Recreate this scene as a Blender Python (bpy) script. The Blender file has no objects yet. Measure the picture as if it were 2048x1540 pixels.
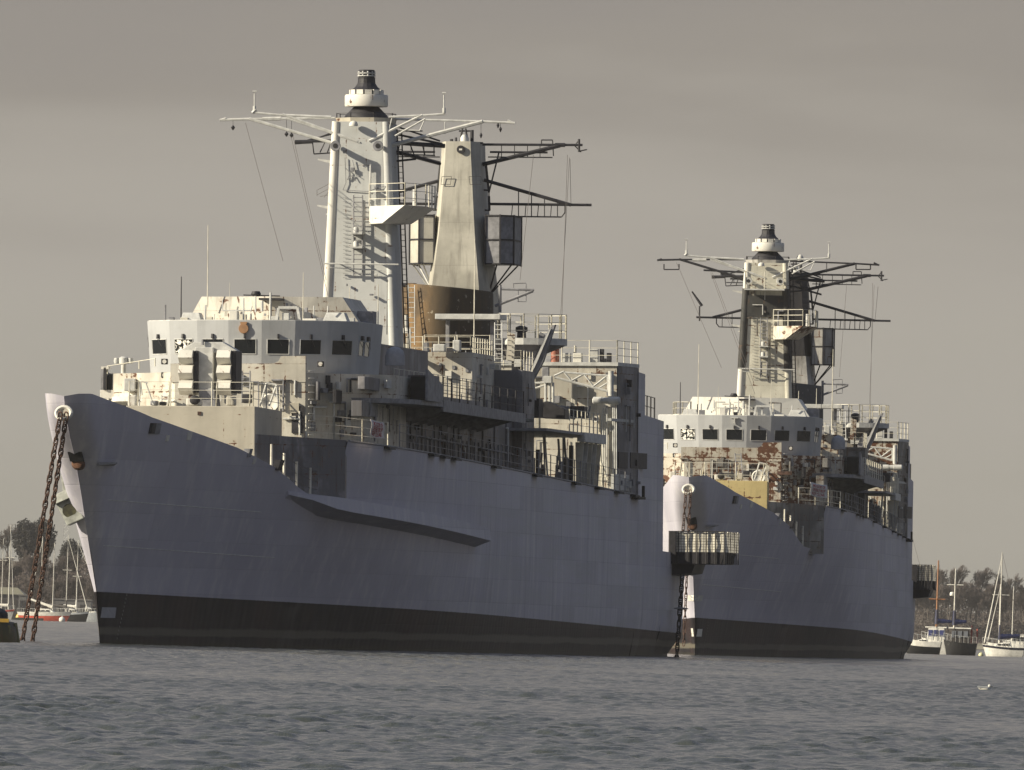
import bpy, bmesh, math, random
import numpy as np
from mathutils import Vector, Matrix
from math import sin, cos, pi, radians, sqrt
random.seed(4)
scene = bpy.context.scene
COL = scene.collection

# ------------------------------------------------------------------ camera
FPX = 29500.0; HCAM = 1.134; ROLL = radians(1.86); HX, HY = 1024.0, 1258.0
cd = bpy.data.cameras.new("camera"); cam = bpy.data.objects.new("camera", cd); COL.objects.link(cam)
cd.sensor_width = 36.0; cd.lens = 36.0 * FPX / 2048.0; cd.shift_y = (HY - 770.0) / 2048.0
cd.clip_start = 5.0; cd.clip_end = 60000.0
cam.matrix_world = Matrix(((cos(ROLL), -sin(ROLL), 0, 0), (0, 0, -1, 0), (sin(ROLL), cos(ROLL), 0, HCAM), (0, 0, 0, 1)))
scene.camera = cam

# ------------------------------------------------------------------ sky, sun, exposure
SUN_EL = radians(25.0); SUN_LEFT = radians(73.5)          # azimuth left of "straight behind the camera"
sdir = Vector((-sin(SUN_LEFT) * cos(SUN_EL), -cos(SUN_LEFT) * cos(SUN_EL), sin(SUN_EL)))
world = bpy.data.worlds.new("World"); scene.world = world; world.use_nodes = True
wn = world.node_tree.nodes; wl = world.node_tree.links
for n in list(wn): wn.remove(n)
def W(t, **k):
    n = wn.new(t)
    for a, b in k.items(): setattr(n, a, b)
    return n
wo = W('ShaderNodeOutputWorld'); sky = W('ShaderNodeTexSky', sky_type='NISHITA')
sky.sun_disc = False; sky.sun_elevation = SUN_EL; sky.sun_rotation = math.atan2(sdir.x, sdir.y)
sky.air_density = 1.0; sky.dust_density = 1.5; sky.ozone_density = 1.6
bg1 = W('ShaderNodeBackground'); bg1.inputs['Strength'].default_value = 0.075
wl.new(sky.outputs[0], bg1.inputs['Color'])
tc = W('ShaderNodeTexCoord'); sp = W('ShaderNodeSeparateXYZ'); wl.new(tc.outputs['Generated'], sp.inputs[0])
mp = W('ShaderNodeMapping'); mp.inputs['Scale'].default_value = (16, 16, 95); wl.new(tc.outputs['Generated'], mp.inputs['Vector'])
nz = W('ShaderNodeTexNoise'); nz.inputs['Scale'].default_value = 1.3; nz.inputs['Detail'].default_value = 5.0; nz.inputs['Roughness'].default_value = 0.5
wl.new(mp.outputs[0], nz.inputs['Vector'])
ad = W('ShaderNodeMath', operation='MULTIPLY_ADD'); ad.inputs[1].default_value = 0.026; wl.new(nz.outputs[0], ad.inputs[0]); wl.new(sp.outputs['Z'], ad.inputs[2])
cr = W('ShaderNodeValToRGB'); wl.new(ad.outputs[0], cr.inputs[0])
els = cr.color_ramp.elements
els[0].position = 0.0; els[0].color = (.295, .275, .232, 1); els[1].position = 0.34; els[1].color = (.188, .184, .212, 1)
for p_, c in ((0.016, (.318, .297, .250, 1)), (0.030, (.346, .322, .280, 1)), (0.038, (.342, .316, .278, 1)), (0.046, (.300, .276, .243, 1)), (0.050, (.266, .243, .214, 1)), (0.062, (.238, .219, .202, 1)), (0.12, (.245, .236, .240, 1))):
    e = els.new(p_); e.color = c
bg2 = W('ShaderNodeBackground'); wl.new(cr.outputs[0], bg2.inputs['Color']); bg2.inputs['Strength'].default_value = 0.82
mr = W('ShaderNodeMapRange'); mr.inputs['From Min'].default_value = 0.20; mr.inputs['From Max'].default_value = 0.75; wl.new(sp.outputs['Z'], mr.inputs[0])
mxs = W('ShaderNodeMixShader'); wl.new(mr.outputs[0], mxs.inputs[0]); wl.new(bg2.outputs[0], mxs.inputs[1]); wl.new(bg1.outputs[0], mxs.inputs[2])
wl.new(mxs.outputs[0], wo.inputs['Surface'])
sl = bpy.data.lights.new("sun", 'SUN'); sl.energy = 5.0; sl.angle = radians(0.5); sl.color = (1.0, .90, .70)
so = bpy.data.objects.new("sun", sl); COL.objects.link(so); so.rotation_euler = (-sdir).to_track_quat('-Z', 'Y').to_euler()
vs = scene.view_settings; vs.view_transform = 'Standard'; vs.look = 'None'; vs.exposure = 0.56; vs.gamma = 1.0; vs.use_curve_mapping = False
scene.render.engine = 'CYCLES'

# ------------------------------------------------------------------ materials
def nt(name):
    m = bpy.data.materials.new(name); m.use_nodes = True
    t = m.node_tree; b = t.nodes['Principled BSDF']
    return m, t.nodes, t.links, b
def node(N, typ, **k):
    n = N.new(typ)
    for a, v in k.items():
        if a.startswith('i_'): n.inputs[a[2:]].default_value = v
        else: setattr(n, a, v)
    return n
def noise(N, L, vec, scale, detail=4, rough=.55, sc=None):
    if sc is not None:
        mp = N.new('ShaderNodeMapping'); mp.inputs['Scale'].default_value = sc; L.new(vec, mp.inputs['Vector']); vec = mp.outputs[0]
    n = N.new('ShaderNodeTexNoise'); n.inputs['Scale'].default_value = scale; n.inputs['Detail'].default_value = detail; n.inputs['Roughness'].default_value = rough
    L.new(vec, n.inputs['Vector']); return n.outputs[0]
def ramp(N, L, fac, a, b):
    m = N.new('ShaderNodeMapRange'); m.inputs['From Min'].default_value = a; m.inputs['From Max'].default_value = b; m.interpolation_type = 'SMOOTHSTEP'
    L.new(fac, m.inputs[0]); return m.outputs[0]
def mixc(N, L, fac, a, b, mode='MIX'):
    m = N.new('ShaderNodeMix'); m.data_type = 'RGBA'; m.blend_type = mode
    for sock, v in ((m.inputs[0], fac), (m.inputs[6], a), (m.inputs[7], b)):
        if hasattr(v, 'links'): L.new(v, sock)
        elif isinstance(v, (int, float)): sock.default_value = v
        else: sock.default_value = (*v, 1) if len(v) == 3 else v
    return m.outputs[2]
def mathn(N, L, op, a, b=0.0):
    m = N.new('ShaderNodeMath'); m.operation = op
    for i, v in enumerate((a, b)):
        if hasattr(v, 'links'): L.new(v, m.inputs[i])
        else: m.inputs[i].default_value = v
    return m.outputs[0]

def paint(name, col, rust=0.0, streak=.35, mottle=.25, rough=.55, seams=0.0, seamsize=(1.8, 1.2), rustcol=(.105, .046, .024), dark=(.07, .06, .05), bump=.25, seed=0.0, alt=None):
    m, N, L, b = nt(name)
    tc = N.new('ShaderNodeTexCoord'); mp = N.new('ShaderNodeMapping'); mp.inputs['Location'].default_value = (seed, seed * 1.7, seed * .6)
    L.new(tc.outputs['Object'], mp.inputs['Vector']); V = mp.outputs[0]
    n1 = noise(N, L, V, .55, 6); n2 = noise(N, L, V, 1.0, 5, .6, (3.2, 3.2, .28)); n3 = noise(N, L, V, 5.0, 6, .65)
    c2 = tuple(x * (1 - mottle) for x in col); c1 = tuple(min(.92, x * (1 + mottle * .45)) for x in col)
    C = mixc(N, L, ramp(N, L, n1, .35, .65), c2, c1)
    if alt is not None: C = mixc(N, L, ramp(N, L, noise(N, L, V, .33, 5, .6), .47, .56), C, alt)
    s = mathn(N, L, 'MULTIPLY', ramp(N, L, n2, .5, .72), streak)
    C = mixc(N, L, s, C, dark)
    C = mixc(N, L, mathn(N, L, 'MULTIPLY', ramp(N, L, n3, .52, .75), streak * .6), C, tuple(x * .45 for x in col))
    hgt = mathn(N, L, 'MULTIPLY', n1, 1.0)
    if rust > 0:
        r1 = noise(N, L, V, 1.9, 9, .68, (1, 1, 1.5)); r2 = noise(N, L, V, .35, 3); r3 = noise(N, L, V, 1.0, 6, .6, (5, 5, .5))
        t = mathn(N, L, 'ADD', mathn(N, L, 'MULTIPLY', r1, .75), mathn(N, L, 'MULTIPLY', r2, .25))
        sv = N.new('ShaderNodeSeparateXYZ'); L.new(V, sv.inputs[0]); sc_ = N.new('ShaderNodeCombineXYZ'); L.new(mathn(N, L, 'ADD', sv.outputs[0], sv.outputs[1]), sc_.inputs[0]); L.new(sv.outputs[2], sc_.inputs[1])
        b2 = N.new('ShaderNodeTexBrick'); b2.inputs['Scale'].default_value = 1.0; b2.inputs['Brick Width'].default_value = .9; b2.inputs['Row Height'].default_value = 1.2; b2.inputs['Mortar Size'].default_value = .05; b2.inputs['Mortar Smooth'].default_value = 1.0
        L.new(sc_.outputs[0], b2.inputs['Vector']); t = mathn(N, L, 'ADD', t, mathn(N, L, 'MULTIPLY', b2.outputs[1], .10))
        th = .66 - rust * .2
        rm = ramp(N, L, t, th, th + .02)
        st = mathn(N, L, 'MULTIPLY', ramp(N, L, r3, .63 - rust * .14, .8 - rust * .1), min(.9, .35 + rust * .5))
        halo = mathn(N, L, 'MULTIPLY', ramp(N, L, t, th - .07, th + .02), .25)
        C = mixc(N, L, halo, C, (.30, .17, .08)); C = mixc(N, L, st, C, (.22, .10, .045))
        rc = mixc(N, L, noise(N, L, V, 7, 4), tuple(x * .45 for x in rustcol), tuple(x * 1.5 for x in rustcol))
        C = mixc(N, L, rm, C, rc)
    if seams > 0:
        se = N.new('ShaderNodeSeparateXYZ'); L.new(V, se.inputs[0])
        co = N.new('ShaderNodeCombineXYZ'); L.new(mathn(N, L, 'ADD', se.outputs[0], se.outputs[1]), co.inputs[0]); L.new(se.outputs[2], co.inputs[1])
        br = N.new('ShaderNodeTexBrick'); br.inputs['Scale'].default_value = 1.0; br.inputs['Brick Width'].default_value = seamsize[0]; br.inputs['Row Height'].default_value = seamsize[1]
        br.inputs['Mortar Size'].default_value = .018; br.inputs['Mortar Smooth'].default_value = .6; br.inputs['Bias'].default_value = 0
        L.new(co.outputs[0], br.inputs['Vector'])
        br.inputs['Color1'].default_value = (.42, .42, .42, 1); br.inputs['Color2'].default_value = (.58, .58, .58, 1); br.inputs['Mortar'].default_value = (.15, .15, .15, 1)
        C = mixc(N, L, seams, C, br.outputs[0], 'OVERLAY')
        hgt = mathn(N, L, 'ADD', hgt, mathn(N, L, 'MULTIPLY', br.outputs['Fac'], -.15))
    L.new(C, b.inputs['Base Color']); b.inputs['Roughness'].default_value = rough
    if 'Specular IOR Level' in b.inputs: b.inputs['Specular IOR Level'].default_value = .3
    bp = N.new('ShaderNodeBump'); bp.inputs['Strength'].default_value = bump; bp.inputs['Distance'].default_value = .06
    L.new(mathn(N, L, 'ADD', hgt, mathn(N, L, 'MULTIPLY', n3, .25)), bp.inputs['Height']); L.new(bp.outputs[0], b.inputs['Normal'])
    return m

def plain(name, col, rough=.6, var=.25, metal=0.0, scale=3.0):
    m, N, L, b = nt(name)
    tc = N.new('ShaderNodeTexCoord')
    n = noise(N, L, tc.outputs['Object'], scale, 5)
    C = mixc(N, L, ramp(N, L, n, .35, .68), tuple(x * (1 - var) for x in col), tuple(min(.95, x * (1 + var)) for x in col))
    L.new(C, b.inputs['Base Color']); b.inputs['Roughness'].default_value = rough; b.inputs['Metallic'].default_value = metal
    return m

def hull_paint(name, seed):
    m, N, L, b = nt(name)
    tc = N.new('ShaderNodeTexCoord'); V0 = tc.outputs['Object']
    mp = N.new('ShaderNodeMapping'); mp.inputs['Location'].default_value = (0, seed, 0); L.new(V0, mp.inputs['Vector']); V = mp.outputs[0]
    se = N.new('ShaderNodeSeparateXYZ'); L.new(V0, se.inputs[0])
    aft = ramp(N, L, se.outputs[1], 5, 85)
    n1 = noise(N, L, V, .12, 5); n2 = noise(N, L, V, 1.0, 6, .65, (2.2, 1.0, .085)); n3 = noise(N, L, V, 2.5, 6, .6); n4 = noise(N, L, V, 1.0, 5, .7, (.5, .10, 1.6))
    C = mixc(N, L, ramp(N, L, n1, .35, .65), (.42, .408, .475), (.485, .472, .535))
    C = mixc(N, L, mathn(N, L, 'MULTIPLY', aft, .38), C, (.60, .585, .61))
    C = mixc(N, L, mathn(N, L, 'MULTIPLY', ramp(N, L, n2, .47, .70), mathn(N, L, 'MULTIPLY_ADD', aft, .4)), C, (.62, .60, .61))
    C = mixc(N, L, mathn(N, L, 'MULTIPLY', ramp(N, L, noise(N, L, V, 1.0, 6, .7, (2.6, 1.7, .13)), .52, .72), mathn(N, L, 'MULTIPLY', aft, .5)), C, (.22, .21, .26))
    C = mixc(N, L, mathn(N, L, 'MULTIPLY', ramp(N, L, n4, .40, .62), mathn(N, L, 'MULTIPLY', aft, .55)), C, (.48, .48, .48))
    C = mixc(N, L, mathn(N, L, 'MULTIPLY', ramp(N, L, n3, .6, .8), .25), C, (.15, .15, .17))
    co = N.new('ShaderNodeCombineXYZ'); L.new(se.outputs[1], co.inputs[0]); L.new(se.outputs[2], co.inputs[1])
    br = N.new('ShaderNodeTexBrick'); br.inputs['Scale'].default_value = 1.0; br.inputs['Brick Width'].default_value = 7.5; br.inputs['Row Height'].default_value = 1.05
    br.inputs['Mortar Size'].default_value = .025; br.inputs['Mortar Smooth'].default_value = .5
    br.inputs['Color1'].default_value = (.40, .40, .40, 1); br.inputs['Color2'].default_value = (.60, .60, .60, 1); br.inputs['Mortar'].default_value = (.36, .36, .36, 1)
    L.new(co.outputs[0], br.inputs['Vector'])
    C = mixc(N, L, mathn(N, L, 'ADD', .24, mathn(N, L, 'MULTIPLY', aft, .16)), C, br.outputs[0], 'OVERLAY')
    # a few rust weeps
    C = mixc(N, L, mathn(N, L, 'MULTIPLY', ramp(N, L, noise(N, L, V, 1.0, 7, .7, (1.4, .9, .16)), .66, .78), .5), C, (.16, .10, .07))
    # boot topping, a painted line that slopes aft, with a scummed waterline band
    zb = mathn(N, L, 'ADD', se.outputs[2], mathn(N, L, 'MULTIPLY', se.outputs[1], .0080))
    bm = ramp(N, L, mathn(N, L, 'ADD', zb, mathn(N, L, 'MULTIPLY', n3, .03)), 2.10, 2.08)
    bk = mixc(N, L, ramp(N, L, n2, .42, .68), (.008, .006, .008), (.030, .026, .027))
    bk = mixc(N, L, mathn(N, L, 'MULTIPLY', ramp(N, L, n1, .48, .62), .6), bk, (.038, .020, .018))
    lo = mathn(N, L, 'ADD', se.outputs[2], mathn(N, L, 'MULTIPLY', n4, .35))
    bk = mixc(N, L, mathn(N, L, 'MULTIPLY', mathn(N, L, 'MULTIPLY', ramp(N, L, lo, .50, .62), ramp(N, L, lo, .92, .78)), .75), bk, (.16, .145, .11))
    bk = mixc(N, L, mathn(N, L, 'MULTIPLY', ramp(N, L, lo, .40, .12), .6), bk, (.045, .042, .02))
    C = mixc(N, L, bm, C, bk)
    L.new(C, b.inputs['Base Color']); b.inputs['Roughness'].default_value = .6
    b.inputs['Specular IOR Level'].default_value = .2
    wv = N.new('ShaderNodeTexWave'); wv.wave_type = 'BANDS'; wv.bands_direction = 'Y'; wv.inputs['Scale'].default_value = .42; wv.inputs['Distortion'].default_value = .6; wv.inputs['Detail'].default_value = 2
    L.new(V, wv.inputs['Vector'])
    h = mathn(N, L, 'ADD', mathn(N, L, 'MULTIPLY', wv.outputs[1], .35), mathn(N, L, 'ADD', noise(N, L, V, .5, 3), mathn(N, L, 'MULTIPLY', br.outputs[1], -.25)))
    bp = N.new('ShaderNodeBump'); bp.inputs['Strength'].default_value = .4; bp.inputs['Distance'].default_value = .05; L.new(h, bp.inputs['Height']); L.new(bp.outputs[0], b.inputs['Normal'])
    return m

def funnel_mat(name, rust):
    m, N, L, b = nt(name)
    tc = N.new('ShaderNodeTexCoord'); V = tc.outputs['Object']
    n1 = noise(N, L, V, .9, 8, .65, (1, 1, .35)); n2 = noise(N, L, V, 1, 7, .65, (2.4, 2.4, .3)); n3 = noise(N, L, V, 4, 6)
    if rust: a, c, d = (.21, .125, .05), (.085, .058, .032), (.42, .37, .28)
    else: a, c, d = (.10, .10, .11), (.05, .048, .048), (.20, .20, .20)
    C = mixc(N, L, ramp(N, L, n1, .38, .6), c, a)
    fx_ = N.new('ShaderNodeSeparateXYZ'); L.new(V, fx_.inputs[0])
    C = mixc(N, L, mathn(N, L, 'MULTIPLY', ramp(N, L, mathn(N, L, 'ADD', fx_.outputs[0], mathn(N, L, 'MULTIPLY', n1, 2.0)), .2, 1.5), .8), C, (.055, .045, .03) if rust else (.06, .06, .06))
    C = mixc(N, L, mathn(N, L, 'MULTIPLY', ramp(N, L, n2, .55, .7), .7), C, (.035, .025, .018))
    C = mixc(N, L, mathn(N, L, 'MULTIPLY', ramp(N, L, n3, .64, .70), .55), C, d)
    L.new(C, b.inputs['Base Color']); b.inputs['Roughness'].default_value = .85
    bp = N.new('ShaderNodeBump'); bp.inputs['Strength'].default_value = .4; bp.inputs['Distance'].default_value = .05; L.new(n1, bp.inputs['Height']); L.new(bp.outputs[0], b.inputs['Normal'])
    return m

def glass_mat(name, glare=False):
    m, N, L, b = nt(name)
    b.inputs['Base Color'].default_value = (.012, .014, .016, 1); b.inputs['Roughness'].default_value = .05
    if glare:
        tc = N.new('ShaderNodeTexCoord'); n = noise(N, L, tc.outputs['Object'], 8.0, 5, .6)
        C = mixc(N, L, ramp(N, L, n, .50, .53), (.012, .014, .016), (.85, .83, .76)); L.new(C, b.inputs['Base Color'])  # pale patches painted on the pane in place of reflected glare
    else: b.inputs['Specular IOR Level'].default_value = .45
    return m

def net_mat(name):
    m, N, L, b = nt(name)
    tc = N.new('ShaderNodeTexCoord'); se = N.new('ShaderNodeSeparateXYZ'); L.new(tc.outputs['Object'], se.inputs[0])
    co = N.new('ShaderNodeCombineXYZ'); L.new(mathn(N, L, 'ADD', se.outputs[0], se.outputs[1]), co.inputs[0]); L.new(se.outputs[2], co.inputs[1])
    br = N.new('ShaderNodeTexBrick'); br.offset = 0; br.inputs['Scale'].default_value = 1; br.inputs['Brick Width'].default_value = .14; br.inputs['Row Height'].default_value = .13; br.inputs['Mortar Size'].default_value = .011
    L.new(co.outputs[0], br.inputs['Vector'])
    n = noise(N, L, co.outputs[0], 2.2, 3, .5, (3, .8, 1))
    C = mixc(N, L, br.outputs[1], mixc(N, L, ramp(N, L, n, .4, .6), (.70, .66, .56), (.90, .86, .74)), (.14, .12, .09))
    L.new(C, b.inputs['Base Color']); b.inputs['Roughness'].default_value = .9
    b.inputs['Transmission Weight'].default_value = 0
    tr = N.new('ShaderNodeBsdfTranslucent'); L.new(C, tr.inputs[0]); mx = N.new('ShaderNodeMixShader'); mx.inputs[0].default_value = .2
    o = N['Material Output']; L.new(b.outputs[0], mx.inputs[1]); L.new(tr.outputs[0], mx.inputs[2]); L.new(mx.outputs[0], o.inputs[0])
    return m

M = {}
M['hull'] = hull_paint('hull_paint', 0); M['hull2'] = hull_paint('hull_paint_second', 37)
M['sup'] = paint('weathered_light_paint', (.56, .53, .46), rust=.34, streak=.22, seams=.25)
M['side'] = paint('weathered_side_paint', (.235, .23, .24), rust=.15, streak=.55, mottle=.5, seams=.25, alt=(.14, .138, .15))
M['bridge'] = paint('bridge_grey_paint', (.41, .42, .43), rust=0, streak=.12, mottle=.10, seams=0)
M['white'] = paint('off_white_paint', (.68, .66, .60), rust=.05, streak=.12, mottle=.08)
M['mast'] = paint('mast_grey_paint', (.50, .51, .50), rust=.06, streak=.14, mottle=.14, seams=.12, seamsize=(9, 2.4))
M['main'] = paint('main_mast_paint', (.46, .44, .38), rust=.0, streak=.35, mottle=.25, seams=.2, seamsize=(9, 2.0))
M['deckh'] = paint('forward_deckhouse_paint', (.47, .435, .36), rust=.06, streak=.12, mottle=.12)
M['sup2'] = paint('rusting_light_paint', (.52, .49, .42), rust=.72, streak=.3, seams=.25, seed=13)
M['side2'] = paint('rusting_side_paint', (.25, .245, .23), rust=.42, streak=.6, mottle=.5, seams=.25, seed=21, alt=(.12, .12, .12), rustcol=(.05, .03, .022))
M['mast2'] = paint('stained_mast_paint', (.62, .60, .51), rust=.18, streak=.35, mottle=.2, seed=5, seams=.12, seamsize=(9, 2.4))
M['main2'] = paint('sooty_main_mast_paint', (.028, .027, .030), rust=.0, streak=.3, mottle=.3, seed=9)
M['main2b'] = paint('stained_main_mast_base', (.36, .35, .33), rust=.15, streak=.75, mottle=.4, seed=9)
M['deckh2'] = paint('yellowed_deckhouse_paint', (.52, .42, .20), rust=.22, streak=.2, mottle=.12, seed=31)
M['dirty2'] = paint('soot_black_mast_paint', (.05, .05, .048), rust=.1, streak=.6, mottle=.5, seed=11)
M['plat2'] = paint('flaking_platform_paint', (.62, .58, .50), rust=.6, streak=.3, seed=17)
M['dark'] = plain('dark_grey_paint', (.020, .019, .024), .6, .35)
M['black'] = plain('black_paint', (.012, .012, .014), .7, .4)
M['grey'] = plain('mid_grey_paint', (.22, .22, .235), .6, .25)
M['lgrey'] = plain('light_grey_paint', (.52, .52, .50), .55, .15)
M['wire'] = plain('rigging_wire', (.10, .09, .085), .7, .1)
M['rail'] = plain('rail_paint', (.60, .57, .48), .6, .2, scale=1.5)
M['rust'] = plain('rusty_iron', (.085, .045, .032), .85, .5, scale=6)
M['orange'] = plain('orange_rust', (.13, .062, .034), .9, .4, scale=3)
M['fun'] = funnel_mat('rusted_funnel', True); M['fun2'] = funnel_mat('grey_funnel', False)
M['glass'] = glass_mat('dark_bridge_glass'); M['glare'] = glass_mat('painted_glare_glass', True)
M['olive'] = plain('weedy_iron', (.05, .048, .022), .8, .5, scale=5)
M['anchor'] = plain('weathered_anchor', (.30, .31, .28), .7, .3)
M['gold'] = plain('bronze_crest', (.30, .165, .085), .5, .2)
M['net'] = net_mat('safety_net_cloth')
M['red'] = plain('red_paint', (.42, .035, .03), .5, .15); M['redpost'] = plain('faded_red_paint', (.32, .11, .07), .6, .3, scale=8)
M['deck'] = plain('deck_paint', (.12, .13, .125), .85, .3, scale=1)
M['cover'] = plain('canvas_cover', (.36, .36, .38), .8, .12)

# ------------------------------------------------------------------ mesh helper
class MB:
    def __init__(s): s.v = []; s.f = []
    def add(s, vs, fs):
        o = len(s.v); s.v += [tuple(map(float, p)) for p in vs]; s.f += [tuple(i + o for i in f) for f in fs]; return s
    def prism(s, bot, top):
        n = len(bot)
        s.add(list(bot) + list(top), [tuple(range(n))[::-1], tuple(range(n, 2 * n))] + [(i, (i + 1) % n, n + (i + 1) % n, n + i) for i in range(n)]); return s
    def box(s, x0, x1, y0, y1, z0, z1):
        return s.prism([(x0, y0, z0), (x1, y0, z0), (x1, y1, z0), (x0, y1, z0)], [(x0, y0, z1), (x1, y0, z1), (x1, y1, z1), (x0, y1, z1)])
    def plan(s, pts, z0, z1, k=1.0, c=(0, 0)):
        return s.prism([(c[0] + (x - c[0]) * k, c[1] + (y - c[1]) * k, z0) for x, y in pts], [(x, y, z1) for x, y in pts])
    def slab(s, pts, d):          # polygon in a plane of constant y, thickened aft by d
        return s.prism([(x, y, z) for x, y, z in pts], [(x, y + d, z) for x, y, z in pts])
    def sslab(s, pts, d):         # polygon in a plane of constant x, thickened inboard by d
        return s.prism([(x, y, z) for x, y, z in pts], [(x - d, y, z) for x, y, z in pts])
    def tube(s, p, q, r, r2=None, n=6):
        p = Vector(p); q = Vector(q); d = q - p
        if d.length < 1e-6: return s
        r2 = r if r2 is None else r2
        d.normalize(); a = d.orthogonal().normalized(); b = d.cross(a)
        A = [p + (a * cos(2 * pi * i / n) + b * sin(2 * pi * i / n)) * r for i in range(n)]
        B = [q + (a * cos(2 * pi * i / n) + b * sin(2 * pi * i / n)) * r2 for i in range(n)]
        return s.prism(A, B)
    def path(s, pts, r, n=6):
        for a, b in zip(pts[:-1], pts[1:]): s.tube(a, b, r, n=n)
        return s
    def lathe(s, c, prof, n=24, axis='z'):
        vs = []; k = len(prof)
        for r, h in prof:
            for i in range(n):
                t = 2 * pi * (i + .5) / n
                if axis == 'z': vs.append((c[0] + r * cos(t), c[1] + r * sin(t), c[2] + h))
                elif axis == 'y': vs.append((c[0] + r * cos(t), c[1] + h, c[2] + r * sin(t)))
                else: vs.append((c[0] + h, c[1] + r * cos(t), c[2] + r * sin(t)))
        fs = [(j * n + i, j * n + (i + 1) % n, (j + 1) * n + (i + 1) % n, (j + 1) * n + i) for j in range(k - 1) for i in range(n)]
        fs += [tuple(range(n))[::-1], tuple(range((k - 1) * n, k * n))]
        return s.add(vs, fs)
    def grid(s, rows):            # list of rows of points
        w = len(rows[0]); s.add([p for r in rows for p in r], [(j * w + i, j * w + i + 1, (j + 1) * w + i + 1, (j + 1) * w + i) for j in range(len(rows) - 1) for i in range(w - 1)]); return s
    def build(s, name, mat, parent=None, bevel=0.0, smooth=False, fix=True):
        me = bpy.data.meshes.new(name); me.from_pydata(s.v, [], s.f)
        if fix or bevel:
            bm = bmesh.new(); bm.from_mesh(me)
            bmesh.ops.recalc_face_normals(bm, faces=bm.faces[:])
            if bevel: bmesh.ops.bevel(bm, geom=[e for e in bm.edges if e.is_manifold and e.calc_face_angle(0) > .5], offset=bevel, segments=2, affect='EDGES', profile=.6)
            bm.to_mesh(me); bm.free()
        if smooth:
            me.polygons.foreach_set('use_smooth', [True] * len(me.polygons))
            try: me.set_sharp_from_angle(angle=radians(38))
            except Exception: pass
        me.materials.append(mat); me.update()
        o = bpy.data.objects.new(name, me); COL.objects.link(o)
        if parent is not None: o.parent = parent
        return o
def tag(o, label=None, cat=None, group=None, kind=None):
    if label: o['label'] = label
    if cat: o['category'] = cat
    if group: o['group'] = group
    if kind: o['kind'] = kind
    return o
def empty(name, loc, rot=(0, 0, 0)):
    o = bpy.data.objects.new(name, None); COL.objects.link(o); o.location = loc; o.rotation_euler = rot; o.empty_display_size = .5; return o
def copy_tree(o, parent=None):
    c = o.copy(); COL.objects.link(c); c.parent = parent
    for ch in list(o.children): copy_tree(ch, c)
    return c

# photo measurements -> ship coordinates (x to port, y aft of the stem at the waterline, z up)
def ray(px, py):
    dx = px - HX; dy = HY - py
    return Vector(((dx * cos(ROLL) - dy * sin(ROLL)) / FPX, 1.0, (dx * sin(ROLL) + dy * cos(ROLL)) / FPX))
SHIP1 = dict(loc=(-16.45, 590, 0), th=8.0, ph=-1.4)
SHIP2 = dict(loc=(10.16, 815, 0), th=3.95, ph=-.9)
def smat(S): return Matrix.Translation(S['loc']) @ Matrix.Rotation(-radians(S['th']), 4, 'Z') @ Matrix.Rotation(radians(S['ph']), 4, 'Y')
INV1 = smat(SHIP1).inverted(); INV2 = smat(SHIP2).inverted()
def P(px, py, u=None, v=None, inv=None):
    inv = inv or INV1
    o = inv @ Vector((0, 0, HCAM)); d = inv.to_3x3() @ ray(px, py)
    t = (u - o.y) / d.y if u is not None else (v - o.x) / d.x
    return o + d * t
def FP(u, pts, inv=None): return [P(a, b, u=u, inv=inv) for a, b in pts]
def at(px, py, Y):      # a point at distance Y from the camera
    r = ray(px, py); return Vector((r.x * Y, Y, HCAM + r.z * Y))
# ------------------------------------------------------------------ warships
def lerp(t, xs):
    for (a, b), (c, d) in zip(xs[:-1], xs[1:]):
        if t <= c: return b + (d - b) * max(0.0, (t - a)) / (c - a)
    return xs[-1][1]
STEM = [(-1.5, .6), (0, 0), (2.15, -.96), (3.73, -2.59), (5.7, -4.46), (7.26, -6.07), (8.23, -7.53), (9.16, -8.63), (9.9, -9.0)]
ZTOP = [(-9, 9.72), (-8.8, 9.84), (-8, 9.86), (-5, 9.58), (-2, 9.3), (0, 9.08), (6, 8.58), (12, 8.08), (15, 7.73), (18, 7.36), (20, 7.0), (22, 6.61), (24, 6.29), (27.5, 6.16), (27.52, 8.64), (111.8, 7.5), (111.82, 13.35), (114.4, 13.3), (114.42, 11.35), (122, 11.2), (122.02, 4.95), (131, 4.9)]
def us(z): return lerp(z, STEM)
def halfb(u, z):
    d = max(0.0, u - us(z)); zz = max(z, 0.0)
    de = lerp(zz, [(0, .02), (2.1, .14), (3.7, .30), (4.9, .45), (6.2, .66), (7.5, .78), (20, .80)])
    sl = lerp(zz, [(0, .118), (4, .135), (9, .147), (20, .147)])
    mx = lerp(zz, [(0, 6.7), (1, 6.85), (2.5, 6.92), (5, 6.95), (20, 6.95)])
    a = de * sqrt(min(1.0, d / .9) * (2 - min(1.0, d / .9))) + sl * d
    b = 0.0 if a < 1e-5 else (a ** -8 + mx ** -8) ** -.125
    if u > 100: b *= 1 - .04 * min(1.0, (u - 100) / 31) ** 1.6 - .085 * min(1.0, (u - 100) / 31) ** 2 * max(0, min(1, (1.3 - z) / 1.3)) ** 1.5
    return b
def hull_side_x(u, z): return halfb(u, z)

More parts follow.
